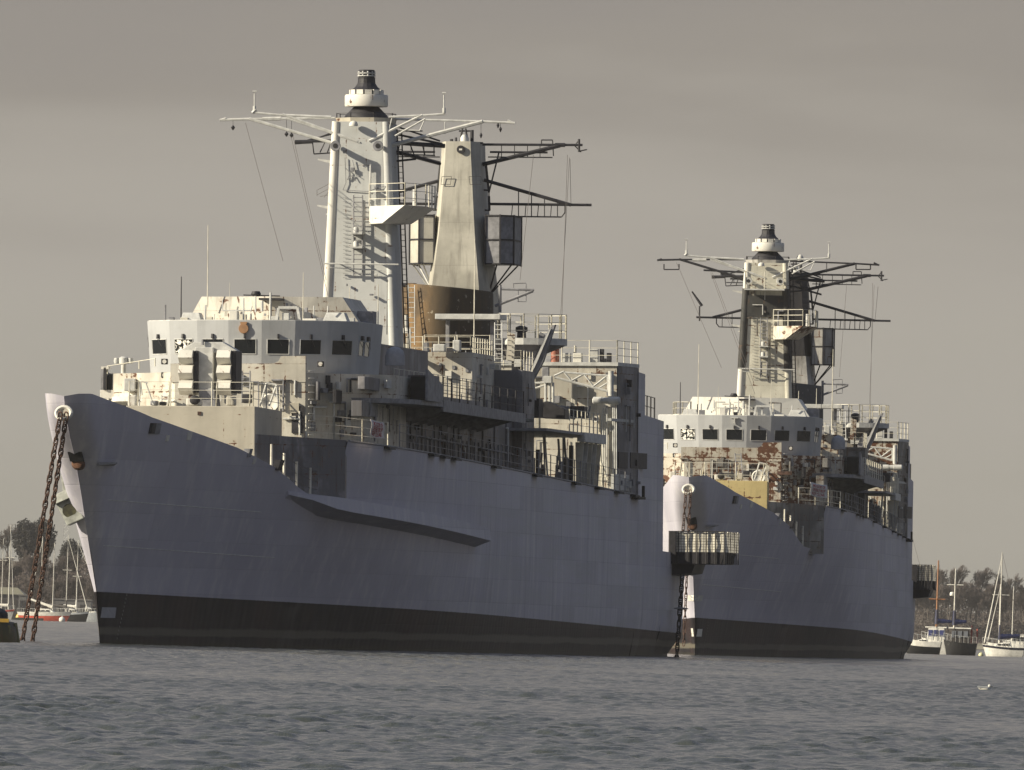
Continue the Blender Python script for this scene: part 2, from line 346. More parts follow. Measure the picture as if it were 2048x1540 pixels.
def build_hull(root, mat, deckm):
    ut = [-9, -8.97, -8.9, -8.75, -8.5, -8.2, -7.8, -7.2, -6.4, -5.4, -4.2, -3, -1.5, 0, 1.5, 3, 5, 7, 9, 10.5, 12, 13.5, 15, 16.5, 18, 19, 20, 21, 22, 23, 24, 25.5, 27.5, 27.52, 28.5, 30, 33, 36, 40, 45, 50, 55, 60, 70, 80, 90, 100, 106, 111.8, 111.82, 114.4, 114.42, 118, 122, 122.02, 125, 128, 131]
    ts = [0, .08, .16, .24, .32, .4, .48, .56, .64, .72, .8, .86, .92, .96, 1]
    P_, S_ = [], []
    for u0 in ut:
        zt = lerp(u0, ZTOP); w = max(0.0, 1 - (u0 + 9) / 36) ** 1.5; rp, rs = [], []
        for t in ts:
            z = -1.5 + t * (zt + 1.5)
            u = u0 + (us(z) - us(zt)) * w
            b = halfb(u, z)
            rp.append((b, u, z)); rs.append((-b, u, z))
        P_.append(rp); S_.append(rs)
    mb = MB(); mb.grid(P_); mb.grid([r[::-1] for r in S_])
    n = len(ts)
    # transom and steps
    mb.grid([[P_[-1][i], S_[-1][i]] for i in range(n)])
    h = mb.build('hull', mat, root, smooth=True)
    bm = bmesh.new(); bm.from_mesh(h.data); bmesh.ops.remove_doubles(bm, verts=bm.verts[:], dist=.0005); bmesh.ops.recalc_face_normals(bm, faces=bm.faces[:]); bm.to_mesh(h.data); bm.free()
    # decks
    d = MB()
    fo = [u for u in ut if -7.9 <= u <= 27.5]
    zd_ = lambda u: min(6.2 + max(0, -u) * .12 + max(0, 22 - u) * .05, lerp(u, ZTOP) - .08)
    d.grid([[(halfb(u, zd_(u)) - .05, u, zd_(u)), (-halfb(u, zd_(u)) + .05, u, zd_(u))] for u in fo])
    mu = [27.6] + [u for u in ut if 27.6 < u < 111.8] + [112]
    d.grid([[(halfb(u, 8) - .04, u, lerp(min(u, 111.7), ZTOP) - .03), (-halfb(u, 8) + .04, u, lerp(min(u, 111.7), ZTOP) - .03)] for u in mu])
    d.grid([[(halfb(u, 4) - .04, u, 4.87), (-halfb(u, 4) + .04, u, 4.87)] for u in (121.9, 125, 128, 130.98)])
    d.build('deck', deckm, root)
    return h

def railing(root, pts, mat, h=1.0, step=1.4, wires=3, r=.022, name='railing', wm=None, lean=0.0):
    mb = MB()
    for a, b in zip(pts[:-1], pts[1:]):
        a = Vector(a); b = Vector(b); L = (b - a).length; k = max(1, int(round(L / step)))
        for i in range(k + 1):
            p = a.lerp(b, i / k)
            mb.tube(p, p + Vector((0, lean, h)), r * 1.35)
        for w in range(wires):
            z = h * (w + 1) / wires - .02
            mb.tube(a + Vector((0, 0, z)), b + Vector((0, 0, z)), r * .72, n=4)
    return mb.build(name, mat, root)

def ladder(root, p0, p1, w, mat, rungs=14, r=.03, ax='x'):
    mb = MB(); p0 = Vector(p0); p1 = Vector(p1); o = Vector((w / 2, 0, 0)) if ax == 'x' else Vector((0, w / 2, 0))
    mb.tube(p0 - o, p1 - o, r); mb.tube(p0 + o, p1 + o, r)
    for i in range(rungs):
        p = p0.lerp(p1, (i + .5) / rungs); mb.tube(p - o, p + o, r * .7)
    return mb.build('ladder', mat, root)

def mirror(pts): return [(-x, y, z) for x, y, z in pts]

def build_ship(S, two):
    g = lambda k: M[k + '2'] if two and (k + '2') in M else M[k]
    root = empty('warship', S['loc'], (0, radians(S['ph']), -radians(S['th'])))
    if two: tag(root, 'smaller looking second warship behind on the right with heavily rusted bridge front and blackened masts', 'warship', 'laid up grey warships')
    else: tag(root, 'large grey laid up warship in front with missile launcher and rusty brown funnel', 'warship', 'laid up grey warships')
    sup, side, mast, bridge = g('sup'), g('side'), g('mast'), M['bridge']
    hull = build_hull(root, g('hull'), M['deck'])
    def fbox(name, px0, py0, px1, py1, u, d, mat, par=None, bevel=.02):
        a = P(px0, py1, u=u); b = P(px1, py0, u=u)
        return MB().box(a.x, b.x, u, u + d, a.z, b.z).build(name, mat, par or root, bevel=bevel)
    def ftube(mb, u, p, q, r, r2=None, u2=None, n=6): return mb.tube(P(*p, u=u), P(*q, u=u if u2 is None else u2), r, r2, n)

    # ---- hull fittings
    for sgn in (() if two else (1, -1)):
        mb = MB()       # long shelf along the side
        N_ = 14; top, tip, low, inn = [], [], [], []
        for i in range(N_ + 1):
            u = 20.6 + 37.4 * i / N_; k = min(1, i / 2.2)
            zt = 6.42 - .029 * (u - 20.6)
            b = halfb(u, zt); off = .06 + .62 * k
            zl = zt - .55 * max(.25, k)
            top.append((sgn * (b + off * .9), u, zt)); tip.append((sgn * (b + off), u, zl)); low.append((sgn * (halfb(u, zl - .3) - .12), u, zl - .33)); inn.append((sgn * (b - .15), u, zt + .03))
        mb.grid([inn, top]); mb.grid([top, tip]); mb.grid([tip, low])
        for e in (0, N_): mb.add([inn[e], top[e], tip[e], low[e]], [(0, 1, 2, 3)])
        mb.build('side_shelf', g('hull'), hull)
    # fairleads and openings along the bulwark; white ones paint in sunlight seen through them
    def bulw(u, z, du, dz, mat, name, out=.05, slant=0):
        x = halfb(u, z); x2 = halfb(u + du, z); xt = halfb(u, z + dz); xt2 = halfb(u + du, z + dz)
        o = out
        a = [(x + o, u, z), (x2 + o, u + du, z), (xt2 + o, u + du + slant, z + dz), (xt + o, u + slant, z + dz)]
        b = [(p[0] - .25, p[1], p[2]) for p in a]
        MB().prism(b, a).build(name, mat, hull)
    for (px, py, w, hh, mt, nm) in ((297, 867, .45, .42, 'dark', 'fairlead'), (302, 867, .9, .42, 'grey', 'fairlead_plate'), (372, 880, .45, .34, 'white', 'fairlead'), (331, 882, .28, .24, 'white', 'scupper'), (493, 914, .4, .34, 'grey', 'fairlead'), (504, 928, .24, .22, 'white', 'scupper'), (549, 940, .55, .42, 'dark', 'fairlead')):
        # find the place on the flared side
        best = None
        for i in range(400):
            u = -8 + i * .1; q = P(px, py, u=u); d = abs(q.x - halfb(u, q.z))
            if best is None or d < best[0]: best = (d, u, q.z)
        bulw(best[1], best[2], w, hh, M[mt], nm, .06 if mt != 'dark' else .12)
    for u in ((34, 44, 47, 50, 62, 75, 88, 96, 103, 109)):
        z = lerp(u, ZTOP) - .12; x = halfb(u, z)
        MB().prism([(x - .05, u, z), (x + .28, u, z - .05), (x + .28, u + 1.6, z - .05), (x - .05, u + 1.6, z)], [(x - .05, u, z + .14), (x + .25, u, z + .06), (x + .25, u + 1.6, z + .06), (x - .05, u + 1.6, z + .14)]).build('scupper_chute', M['black'], hull)
    # lip along the deck edge
    mb = MB()
    for a, b in zip([27.6 + i * 4.2 for i in range(20)], [27.6 + (i + 1) * 4.2 for i in range(20)]):
        za, zb = lerp(a, ZTOP), lerp(b, ZTOP); mb.tube((halfb(a, za) + .01, a, za), (halfb(b, zb) + .01, b, zb), .045, n=5)
    mb.build('gunwale_lip', M['grey'], hull)
    # bow: rolled bullring hawse and anchor hawse
    c = P(130, 826, u=-9.0); c.x = 0
    mb = MB(); ring = []
    K = 20; tor = []
    for i in range(K):
        t = 2 * pi * i / K; cc = Vector((c.x + .30 * cos(t), c.y - .02 + .22 * sin(t) * .55, c.z + .24 * sin(t)))
        nrm = Vector((cos(t), 0, sin(t)))
        tor.append([cc + nrm * .08 * cos(a) + Vector((0, .12 * sin(a), 0)) for a in [2 * pi * j / 8 for j in range(9)]])
    tor.append(tor[0]); mb.grid([[tuple(p) for p in r] for r in tor])
    bull = mb.build('bow_hawse', M['white'], hull, smooth=True)
    MB().lathe((c.x, c.y + .04, c.z - .02), [(.25, -.01), (.25, .03)], 16, 'y').build('hawse_opening', M['sup'], bull)
    a0 = P(153, 922, u=-6.35)
    MB().prism([(-.27, a0.y - .18, a0.z + .36), (.30, a0.y - .18, a0.z + .36), (.30, a0.y + .9, a0.z + .36), (-.27, a0.y + .9, a0.z + .36)], [(-.20, a0.y + .05, a0.z - .02), (.32, a0.y + .05, a0.z - .02), (.36, a0.y + .9, a0.z - .02), (-.20, a0.y + .9, a0.z - .02)]).build('anchor_hawse', M['black'], hull)
    MB().lathe((.08, a0.y + .22, a0.z - .10), [(.05, -.12), (.18, -.08), (.26, .04), (.26, .5)], 14, 'y').build('hawse_rust_plug', M['orange'], hull, smooth=True)
    wx = P(176, 926, u=-4.6)
    MB().prism([(halfb(-4.9, wx.z) - .05, -5.6, wx.z - .1), (halfb(-4.6, wx.z) + .5, -4.8, wx.z - .02), (halfb(-3.8, wx.z) - .05, -3.2, wx.z - .1)], [(halfb(-4.9, wx.z) - .05, -5.6, wx.z + .02), (halfb(-4.6, wx.z) + .5, -4.8, wx.z + .04), (halfb(-3.8, wx.z) - .05, -3.2, wx.z + .02)]).build('hawse_lip', M['grey'], hull)
    # forefoot patch of light paint, draught marks
    def onside(u, z, du, dz, mat, nm, o=.014, sg=1):
        rows = []
        for t in range(9):
            uu = u + du * t / 8; rows.append([(sg * (halfb(uu, z + dz * k) + o), uu, z + dz * k) for k in (0, .5, 1)])
        MB().grid(rows).build(nm, mat, hull)
    onside(-.35, 1.05, 1.9 if not two else 1.4, .42, M['cover'] if not two else M['white'], 'paint_patch')
    if two:
        onside(-.35, 1.05, 1.2, .45, M['white'], 'paint_patch', sg=-1)
        onside(-2.2, 3.0, 1.4, .32, M['lgrey'], 'paint_patch'); onside(-2.2, 3.0, 1.6, .32, M['white'], 'paint_patch', sg=-1)
    mk = MB()
    for sg in (1, -1):
        for i in range(13):
            z = .2 + i * .16; uu = 2.2 + i * .05; x = sg * (halfb(uu, z) + .013)
            mk.add([(x, uu, z), (x, uu + .12, z), (x, uu + .12, z + .09), (x, uu, z + .09)], [(0, 1, 2, 3)])
    mk.build('draught_marks', M['lgrey'], hull, fix=False)
    for zz, u0, u1 in ((3.9, -2, 22), (5.7, -4, 18)):
        MB().path([(halfb(u, zz - .01 * u) - .006, u, zz - .01 * u) for u in np.linspace(u0, u1, 20)], .022, 5).build('weld_line', M['lgrey'], hull)
    # starboard anchor hanging under the flare
    an = MB()
    o = P(137, 1012, u=-3.6); o = Vector((o.x, o.y, o.z))
    R = Matrix.Rotation(radians(-24), 3, 'Y')
    tr = lambda pts: [tuple(o + R @ Vector(p)) for p in pts]
    an.prism(tr([(-.32, -.32, -.72), (.42, -.32, -.72), (.42, .35, -.72), (-.32, .35, -.72)]), tr([(-.40, -.22, .28), (.38, -.22, .28), (.38, .25, .28), (-.40, .25, .28)]))
    an.prism(tr([(-.46, -.42, .25), (.40, -.42, .25), (.40, .3, .25), (-.46, .3, .25)]), tr([(-.28, -.2, .62), (.30, -.2, .62), (.30, .22, .62), (-.28, .22, .62)]))
    an.prism(tr([(.0, -.12, .5), (.25, -.12, .5), (.25, .15, .5), (.0, .15, .5)]), tr([(.22, -.1, 1.25), (.45, -.1, 1.25), (.45, .15, 1.25), (.22, .15, 1.25)]))
    anc = an.build('bow_anchor', M['anchor'], hull, bevel=.04)
    MB().lathe(tuple(o + R @ Vector((0, -.29, -.2))), [(.28, 0), (.28, .1)], 14, 'y').build('anchor_recess', M['olive'], anc)

    # ---- forward deckhouse (raised platform) and oblique wall up to the side
    fd = [(2.71, 22), (2.28, 32), (-2.28, 32), (-2.71, 22)]
    dh = MB().plan(fd, 6.0, 9.95).build('forward_deckhouse', g('deckh'), root, bevel=.03)
    for sgn in (1, -1):
        xx = halfb(27.5, 8.2) - .02
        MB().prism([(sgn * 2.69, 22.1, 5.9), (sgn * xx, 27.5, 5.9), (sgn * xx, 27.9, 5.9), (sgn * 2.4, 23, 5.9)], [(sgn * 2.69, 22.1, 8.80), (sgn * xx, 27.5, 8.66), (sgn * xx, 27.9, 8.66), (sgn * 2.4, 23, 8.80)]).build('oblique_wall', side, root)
        MB().prism([(sgn * 2.4, 22.6, 8.5), (sgn * xx, 27.7, 8.5), (sgn * (xx + .6), 36, 8.4), (sgn * 2, 36, 8.4)], [(sgn * 2.4, 22.6, 8.62), (sgn * xx, 27.7, 8.60), (sgn * (xx + .6), 36, 8.53), (sgn * 2, 36, 8.53)]).build('raised_deck', M['deck'], root)
    if not two: fbox('hatch', 395, 823, 402, 830, 21.96, .04, M['rust'], dh, 0)
    zt = 9.95
    railing(root, [(2.6, 22.15, zt), (-2.6, 22.15, zt)], M['rail'], 1.02, 1.75, 3)
    railing(root, [(2.6, 22.15, zt), (2.25, 31.5, zt)], M['rail'], 1.02, 4, 3)
    for x in (-2.2, -.9, 1.1, 2.5):      # raking stays of the rail
        MB().tube((x, 22.2, zt + 1.0), (x - .22, 23.2, zt), .03).build('rail_stay', M['rail'], root)
    # low clutter on the platform
    for (a, b, c_, d_, u, dd, mt, nm) in ((372, 796, 398, 811, 23.2, 1.0, 'white', 'winch'), (376, 790, 386, 800, 24.5, .8, 'rust', 'winch_drum'), (452, 793, 468, 811, 27, .7, 'sup', 'locker'), (255, 790, 272, 812, 24, .6, 'white', 'cowl'), (300, 801, 313, 811, 23.5, .6, 'grey', 'bollard'), (318, 803, 330, 811, 23, .5, 'dark', 'bollard'), (483, 788, 500, 806, 30, .7, 'dark', 'hose_box')):
        fbox(nm, a, b, c_, d_, u, dd, M[mt], bevel=.06)
    mb = MB(); cc = P(389, 800, u=23.1); mb.lathe(tuple(cc), [(.12, -.1), (.2, -.06), (.2, .3)], 14, 'y'); mb.build('winch_barrel', M['dark'], root, smooth=True)
    mb = MB(); cc = P(541, 806, u=33)
    mb.lathe(tuple(cc), [(.14, .0), (.24, -.06), (.36, -.1), (.42, 0), (.36, .1), (.24, .06)], 18, 'y'); mb.build('hose_reel', M['white'], root, smooth=True)
    mb = MB(); ftube(mb, 31, (533, 766), (520, 812), .05); ftube(mb, 31, (553, 770), (538, 812), .05); ftube(mb, 31, (533, 766), (553, 770), .04); ftube(mb, 31, (553, 770), (556, 812), .05)
    mb.build('davit_frame', M['lgrey'], root)
    mb = MB(); ftube(mb, 23, (281, 763), (278, 812), .04); ftube(mb, 23, (291, 764), (307, 810), .03); ftube(mb, 23, (283, 763), (296, 766), .03); ftube(mb, 23, (281, 763), (284, 790), .03)
    mb.build('davit_frame', M['lgrey'], root)

    # ---- bridge front block
    for sgn in (1, -1):
        MB().prism([(0, 35, 8.3), (sgn * 2.8, 35, 8.3), (sgn * 5.0, 37.3, 8.3), (sgn * 5.0, 46, 8.3), (0, 46, 8.3)], [(0, 35, 11.75), (sgn * 2.8, 35, 11.75), (sgn * 5.0, 37.3, 10.6), (sgn * 5.0, 46, 10.6), (0, 46, 11.75)])
    core = [(2.8, 35), (5.2, 37.6), (5.2, 48), (-5.2, 48), (-5.2, 37.6), (-2.8, 35)]
    fm = sup
    fb = MB().plan(core, 8.2, 10.55).build('bridge_front', fm, root)
    up = [(2.8, 35), (6.1, 38.6), (6.1, 48), (-6.1, 48), (-6.1, 38.6), (-2.8, 35)]
    MB().plan(up, 10.551, 11.62).build('upper_front', fm, root)
    MB().slab(FP(34.97, [(341, 737), (341, 727), (540, 727), (549, 726), (557, 722), (562, 712), (611, 712), (611, 764), (341, 764)]), .3).build('front_bulwark', fm, root)
    # port and starboard wing decks
    for sgn in (1, -1):
        pl = [(sgn * 4.0, 36.6), (sgn * 5.6, 37.4), (sgn * 6.75, 40), (sgn * 7.1, 46), (sgn * 7.1, 71.5), (sgn * 4.0, 71.5)]
        MB().plan(pl, 10.42, 10.62).build('wing_deck', M['grey'] if sgn > 0 else M['white'], root)
        # raised fascia further aft
        MB().prism([(sgn * 7.12, 46, 10.22), (sgn * 7.12, 71.6, 10.18), (sgn * 7.0, 71.6, 10.18), (sgn * 7.0, 46, 10.22)], [(sgn * 7.12, 46, 10.72), (sgn * 7.12, 71.6, 10.60), (sgn * 7.0, 71.6, 10.60), (sgn * 7.0, 46, 10.72)]).build('deck_edge', M['grey'], root)
        # wing bulwark box with a dark doorway facing forward
        pts = [(sgn * 7.08, 41.5, 10.6), (sgn * 7.08, 46.2, 10.6), (sgn * 7.08, 46.2, 11.35), (sgn * 7.08, 43, 11.75), (sgn * 7.08, 41.5, 11.95)]
        MB().prism(pts, [(p[0] - sgn * .1, p[1], p[2]) for p in pts]).build('wing_bulwark', M['grey'], root)
        MB().box(min(sgn * 6.25, sgn * 6.9), max(sgn * 6.25, sgn * 6.9), 42.2, 43, 10.7, 11.65).build('wing_doorway', M['black'], root)
        MB().box(min(sgn * 6.0, sgn * 7.0), max(sgn * 6.0, sgn * 7.0), 43, 45.5, 10.62, 11.72).build('wing_shelter', side, root)
    # starboard wing white edge boards and outer dark post
    fbox('wing_board', 200, 780, 243, 797, 38.5, .4, M['white'], None, .01); fbox('wing_post', 207, 735, 212, 780, 38.4, .2, M['dark'], None, 0); fbox('wing_cap', 202, 733, 217, 738, 38.4, .5, M['white'], None, 0)
    fbox('locker', 248, 757, 270, 782, 36.9, .9, M['lgrey'], None, .03)
    railing(root, [P(215, 748, u=38.7), P(310, 733, u=36.2)], M['rail'], .36, 1.1, 1)
    # pelorus on the wing
    pc = P(247, 745, u=39.4)
    mb = MB().lathe(tuple(pc), [(.11, -.3), (.11, .35), (.2, .38), (.2, .62), (.1, .68)], 14); pe = mb.build('pelorus', M['lgrey'], root, smooth=True)
    mb = MB(); mb.lathe((pc.x - .3, pc.y, pc.z + .5), [(.1, -.12), (.13, 0), (.1, .12)], 10); mb.lathe((pc.x + .3, pc.y, pc.z + .5), [(.1, -.12), (.13, 0), (.1, .12)], 10); mb.build('compass_ball', M['lgrey'], pe, smooth=True)
    # lamps and lights on the front and flanks
    for (px, py, u) in ((328, 723, 35.9), (328, 750, 35.9), (640, 728, 36.2), (636, 752, 36.2)):
        q = P(px, py, u=u - .25); MB().box(q.x - .13, q.x + .13, q.y, q.y + .3, q.z - .12, q.z + .12).build('signal_lamp', M['dark'], root, bevel=.03)
        MB().lathe((q.x + .02, q.y - .02, q.z), [(.09, -.01), (.09, .02)], 12, 'y').build('lamp_lens', M['white'], root)
    if not two:
        fbox('fire_hose_box', 580, 806, 598, 826, 34.9, .1, M['deckh'], fb, .01); fbox('door', 583, 812, 608, 866, 34.93, .06, M['dark'], fb, 0)
    else:
        fbox('hose_box', 640, 790, 600, 800, 34.9, .1, M['rust'], fb, .01)
    ladder(root, P(492, 805, u=33.5), P(492, 742, u=34.6), .34, M['grey'], 7)
    ladder(root, P(330, 808, u=34.7), P(330, 790, u=34.7), .28, M['lgrey'], 3)
    lm = MB()
    for i in range(11):
        z = 8.7 + i * .3; lm.tube((2.95, 34.98, z), (3.15, 35.2, z), .02)
    lm.build('foot_rung', M['white'], root)
    # flank clutter on the port side, as seen forward of the passage
    for (a, b, c_, d_, v, th_, mt, nm) in ((668, 782, 685, 806, 4.05, .1, 'dark', 'door_recess'), (723, 800, 742, 832, 5.0, .3, 'grey', 'ventilator'), (705, 803, 722, 832, 4.9, .4, 'side', 'ventilator'), (634, 766, 656, 800, 3.3, .05, 'side', 'patch_plate'), (718, 757, 748, 778, 5.3, .25, 'side', 'locker')):
        A = P(a, d_, v=v); B = P(c_, b, v=v)
        MB().box(v - .05, v + th_, A.y, B.y, A.z, B.z).build(nm, g(mt) if mt in ('side',) else M[mt], root, bevel=.02)
    cov = P(790, 712, u=40.5); MB().lathe((cov.x, cov.y, cov.z - .0), [(.42, -.4), (.42, .0), (.36, .22), (.2, .36), (.02, .40)], 18).build('covered_pelorus', M['cover'], root, smooth=True)

    # ---- bridge
    def facets():
        p = [(.72, 36.2)]
        for L, a in ((1.43, 12), (1.43, 25), (1.72, 48)):
            p.append((p[-1][0] + L * cos(radians(a)), p[-1][1] + L * sin(radians(a))))
        return p
    pr = facets(); pl = [(-x, y) for x, y in pr]
    front = pl[::-1] + pr
    planp = front + [(4.75, 44), (-4.75, 44)]
    kb = .965
    bz0, bz1 = 11.5, 13.86
    br = MB().plan(planp, bz0, bz1, kb, (0, 40)).build('bridge', bridge, root)
    MB().plan([(x * .99, 40 + (y - 40) * .99) for x, y in planp], bz1, bz1 + .03).build('bridge_roof', M['lgrey'], br)
    fs = list(zip(front[:-1], front[1:])) + [(front[-1], (4.75, 44)), ((-4.75, 44), front[0])]
    for i, (a, b) in enumerate(fs):
        A = Vector((a[0], a[1], 0)); B = Vector((b[0], b[1], 0)); d = (B - A); L = d.length; d.normalize()
        nrm = Vector((d.y, -d.x, 0))
        def pt(t, z, off=0.0):
            k = kb + (1 - kb) * (z - bz0) / (bz1 - bz0)
            q = A + d * (L * t); q = Vector((q.x * k, 40 + (q.y - 40) * k, z)); return q + nrm * off
        segs = [(.17, .83)] if i < 7 else [(.06, .24), (.30, .5)] if i == 7 else [(.76, .94), (.5, .7)]
        for s0, s1 in segs:
            z0, z1 = 12.44, 13.07
            gl = MB().prism([pt(s0, z0, -.03), pt(s1, z0, -.03), pt(s1, z1, -.03), pt(s0, z1, -.03)], [pt(s0, z0, .004), pt(s1, z0, .004), pt(s1, z1, .004), pt(s0, z1, .004)]).build('window', M['glare'] if i == 1 else M['glass'], br)
            fr = MB(); w = .022
            for (p, q) in ((pt(s0, z0, .01), pt(s1, z0, .01)), (pt(s1, z0, .01), pt(s1, z1, .01)), (pt(s1, z1, .01), pt(s0, z1, .01)), (pt(s0, z1, .01), pt(s0, z0, .01))): fr.tube(p, q, w, n=4)
            fr.build('window_frame', M['bridge'] if i > 4 else M['lgrey'], gl)
            tm = (s0 + s1) / 2
            wp = MB(); wp.prism([pt(tm - .03, z1 + .03), pt(tm + .03, z1 + .03), pt(tm + .03, z1 + .22), pt(tm - .03, z1 + .22)], [pt(tm - .03, z1 + .03, .12), pt(tm + .03, z1 + .03, .12), pt(tm + .03, z1 + .22, .09), pt(tm - .03, z1 + .22, .09)])
            wp.tube(pt(tm, z1 + .05, .12), pt(tm + .12, z1 - .3, .03), .012, n=4); wp.build('wiper', M['dark'], br)
    if not two:
        q = P(487, 657, u=36.12)
        MB().lathe((q.x, 36.1, q.z), [(.20, .0), (.215, .03), (.215, .1)], 20, 'y').build('crest', M['gold'], br, smooth=True)
        MB().prism([(q.x - .12, 36.11, q.z + .17), (q.x + .12, 36.11, q.z + .17), (q.x + .15, 36.11, q.z + .28), (q.x - .15, 36.11, q.z + .28)], [(q.x - .12, 36.19, q.z + .17), (q.x + .12, 36.19, q.z + .17), (q.x + .15, 36.19, q.z + .28), (q.x - .15, 36.19, q.z + .28)]).build('crest_crown', M['gold'], br)
    else:
        q = P(487, 655, u=36.12)
        MB().box(-.22, .22, 36.08, 36.19, q.z + .15, q.z + .2).box(-.04, .04, 36.09, 36.19, q.z - .15, q.z + .15).build('crest_bracket', M['lgrey'], br)
    # ---- on the bridge roof
    zr = bz1 + .03
    def roofbox(name, px0, px1, py0, u, d, mat, k=.8):
        a = P(px0, 640, u=u); b = P(px1, 640, u=u); t = P((px0 + px1) / 2, py0, u=u).z
        c_ = ((a.x + b.x) / 2, u + d / 2)
        pts = [(a.x, u), (b.x, u), (b.x, u + d), (a.x, u + d)]
        return MB().prism([(x, y, zr) for x, y in pts], [(c_[0] + (x - c_[0]) * k, c_[1] + (y - c_[1]) * k, t) for x, y in pts]).build(name, mat, root, bevel=.02)
    roofbox('roof_locker', 360, 402, 625, 38.5, 1.0, M['lgrey'], .75); roofbox('roof_locker', 645, 694, 625, 38.5, 1.0, M['lgrey'], .72)
    roofbox('roof_hatch', 605, 632, 637, 38, .7, M['white'], 1)
    roofbox('roof_locker', 458, 474, 622, 38, .6, M['white'], 1); roofbox('roof_cabinet', 714, 745, 622, 42.3, 1.2, M['grey'], 1)
    mb = MB()
    for p in (((553, 640), (557, 616)), ((557, 615), (595, 615)), ((595, 615), (599, 640))): ftube(mb, 38.2, *p, .08, n=4)
    mb.build('periscope_frame', M['lgrey'], root); fbox('periscope_box', 564, 626, 578, 640, 38.6, .4, M['lgrey'])
    for (a, b, r) in (((410, 640), (411, 610), .05), ((445, 622), (445, 600), .03), ((446, 621), (500, 621), .03), ((487, 640), (487, 596), .04), ((511, 625), (511, 592), .04), ((540, 640), (541, 585), .05), ((524, 623), (524, 602), .07), ((501, 625), (504, 612), .03), ((655, 625), (656, 612), .03)): MB().tube(P(*a, u=38.4), P(*b, u=38.4), r).build('vent_pipe', M['lgrey'], root)
    # director house
    zd0 = zr; zd1 = 15.0
    bot = [(.3, 40.6), (4.1, 41.5), (4.1, 47), (-3.35, 47), (-3.35, 41.5)]; top = [(.3, 40.8), (3.35, 41.6), (3.35, 46.8), (-2.75, 46.8), (-2.75, 41.6)]
    MB().prism([(x, y, zd0) for x, y in bot], [(x, y, zd1) for x, y in top]).build('director_house', sup if not two else M['white'], root)
    fbox('director_cabinet', 565, 607, 570, 594, 43, 1.0, M['main'])
    mb = MB(); mb.lathe(tuple(P(512, 588, u=41.2)), [(.16, -.1), (.22, 0), (.16, .12)], 12); ftube(mb, 41.2, (487, 590), (560, 592), .025); mb.build('tracker_head', M['dark'], root, smooth=True)
    pfm = MB().box(P(518, 600, u=40).x, P(562, 600, u=40).x, 39.9, 41.2, P(520, 600, u=40).z, P(520, 596, u=40).z); pfm.build('tracker_platform', M['dark'], root)
    # whips
    for (px, y0, y1, r, mt, u) in ((362, 640, 553, .035, 'dark', 40), (415, 600, 450, .028, 'rail', 41), (459, 640, 565, .018, 'rail', 39), (606, 640, 545, .025, 'rail', 40), (699, 615, 575, .025, 'rail', 44), (756, 655, 569, .03, 'rail', 46), (774, 655, 556, .022, 'dark', 47), (948, 690, 478, .035, 'rail', 80)):
        a = P(px, y0, u=u); a2 = Vector((a.x, a.y, a.z - .3)); b = P(px, y1, u=u)
        MB().tube(a2, (a.x, a.y, b.z), r, r * .6).build('whip_antenna', M[mt], root)

    # ---- foremast
    fmr = MB()
    z0, z1 = 11.8, 23.55
    def hw(z): return 1.60 + (1.12 - 1.60) * (z - 11.8) / (23.6 - 11.8)
    def sect(z):
        h_ = hw(z); return [(h_ - .18, 68.6, z), (h_, 68.85, z), (h_, 71.9, z), (-h_, 71.9, z), (-h_, 68.85, z), (-h_ + .18, 68.6, z)]
    body_segs = [(11.8, 16.9), (16.9, 20.3), (20.3, 23.55)]
    fmast = MB().prism(sect(z0), sect(z1)).build('foremast', mast, root)
    for sgn in (1, -1):
        MB().tube((sgn * hw(z0), 68.72, z0), (sgn * hw(z1), 68.72, z1), .23, .20, 14).build('mast_column', M['white'] if sgn < 0 else mast, fmast, smooth=True)
        if two: MB().tube((sgn * hw(17.2), 68.70, 17.2), (sgn * hw(22), 68.70, 22), .255, .235, 14).build('column_sleeve', M['dirty2'], fmast, smooth=True)
    if two:
        h2 = hw(21.5)
        MB().box(-h2 + .1, h2 - .12, 68.50, 68.62, 20.3, 21.6).build('soot_panel', M['dirty2'], fmast)
    mb = MB()
    for x in (1.75, 1.95): mb.tube((x, 71.2, 12), (x - .5, 71.2, 23.3), .035)
    for i in range(44): 
        z = 12.2 + i * .255; x = 1.74 - .5 * (z - 12) / 11.3; mb.tube((x, 71.2, z), (x + .2, 71.2, z), .02, n=4)
    mb.build('cable_ladder', M['dark'], fmast)
    ladder(fmast, P(716, 552, u=68.4), P(716, 390, u=68.4), .40, M['grey'], 17, .032)
    fx = MB()
    for y in range(395, 560, 8): ftube(fx, 68.55, (686, y), (697, y + 1), .012, n=4)
    fx.build('mast_rung', M['grey'], fmast)
    for py in (464, 492):
        q = P(714, py, u=67.9)
        MB().box(q.x - .3, q.x + .26, 67.7, 68.6, q.z - .1, q.z - .03).build('lamp_bracket', M['lgrey'], fmast); MB().lathe((q.x - .05, 67.95, q.z), [(.12, -.04), (.13, .16), (.09, .22)], 12).build('navigation_lamp', M['lgrey'], fmast, smooth=True)
    mb = MB(); ftube(mb, 68.1, (647, 527), (797, 529), .035); ftube(mb, 68.3, (660, 535), (770, 542), .02)
    for x in (680, 730, 762): mb.tube(P(x, 528, u=68.1), P(x, 528, u=68.7), .03)
    mb.build('dipole_bar', M['lgrey'], fmast)
    mb = MB()
    for (a, b) in (((634, 411), (668, 416)), ((636, 319), (676, 325)), ((652, 428), (680, 427))):
        A = P(*a, u=69.5); B = P(*b, u=69.5); mb.prism([A + Vector((0, -.05, -.03)), A + Vector((0, .05, -.03)), A + Vector((0, .05, .03)), A + Vector((0, -.05, .03))], [B + Vector((0, -.05, -.12)), B + Vector((0, .05, -.12)), B + Vector((0, .05, .06)), B + Vector((0, -.05, .06))])
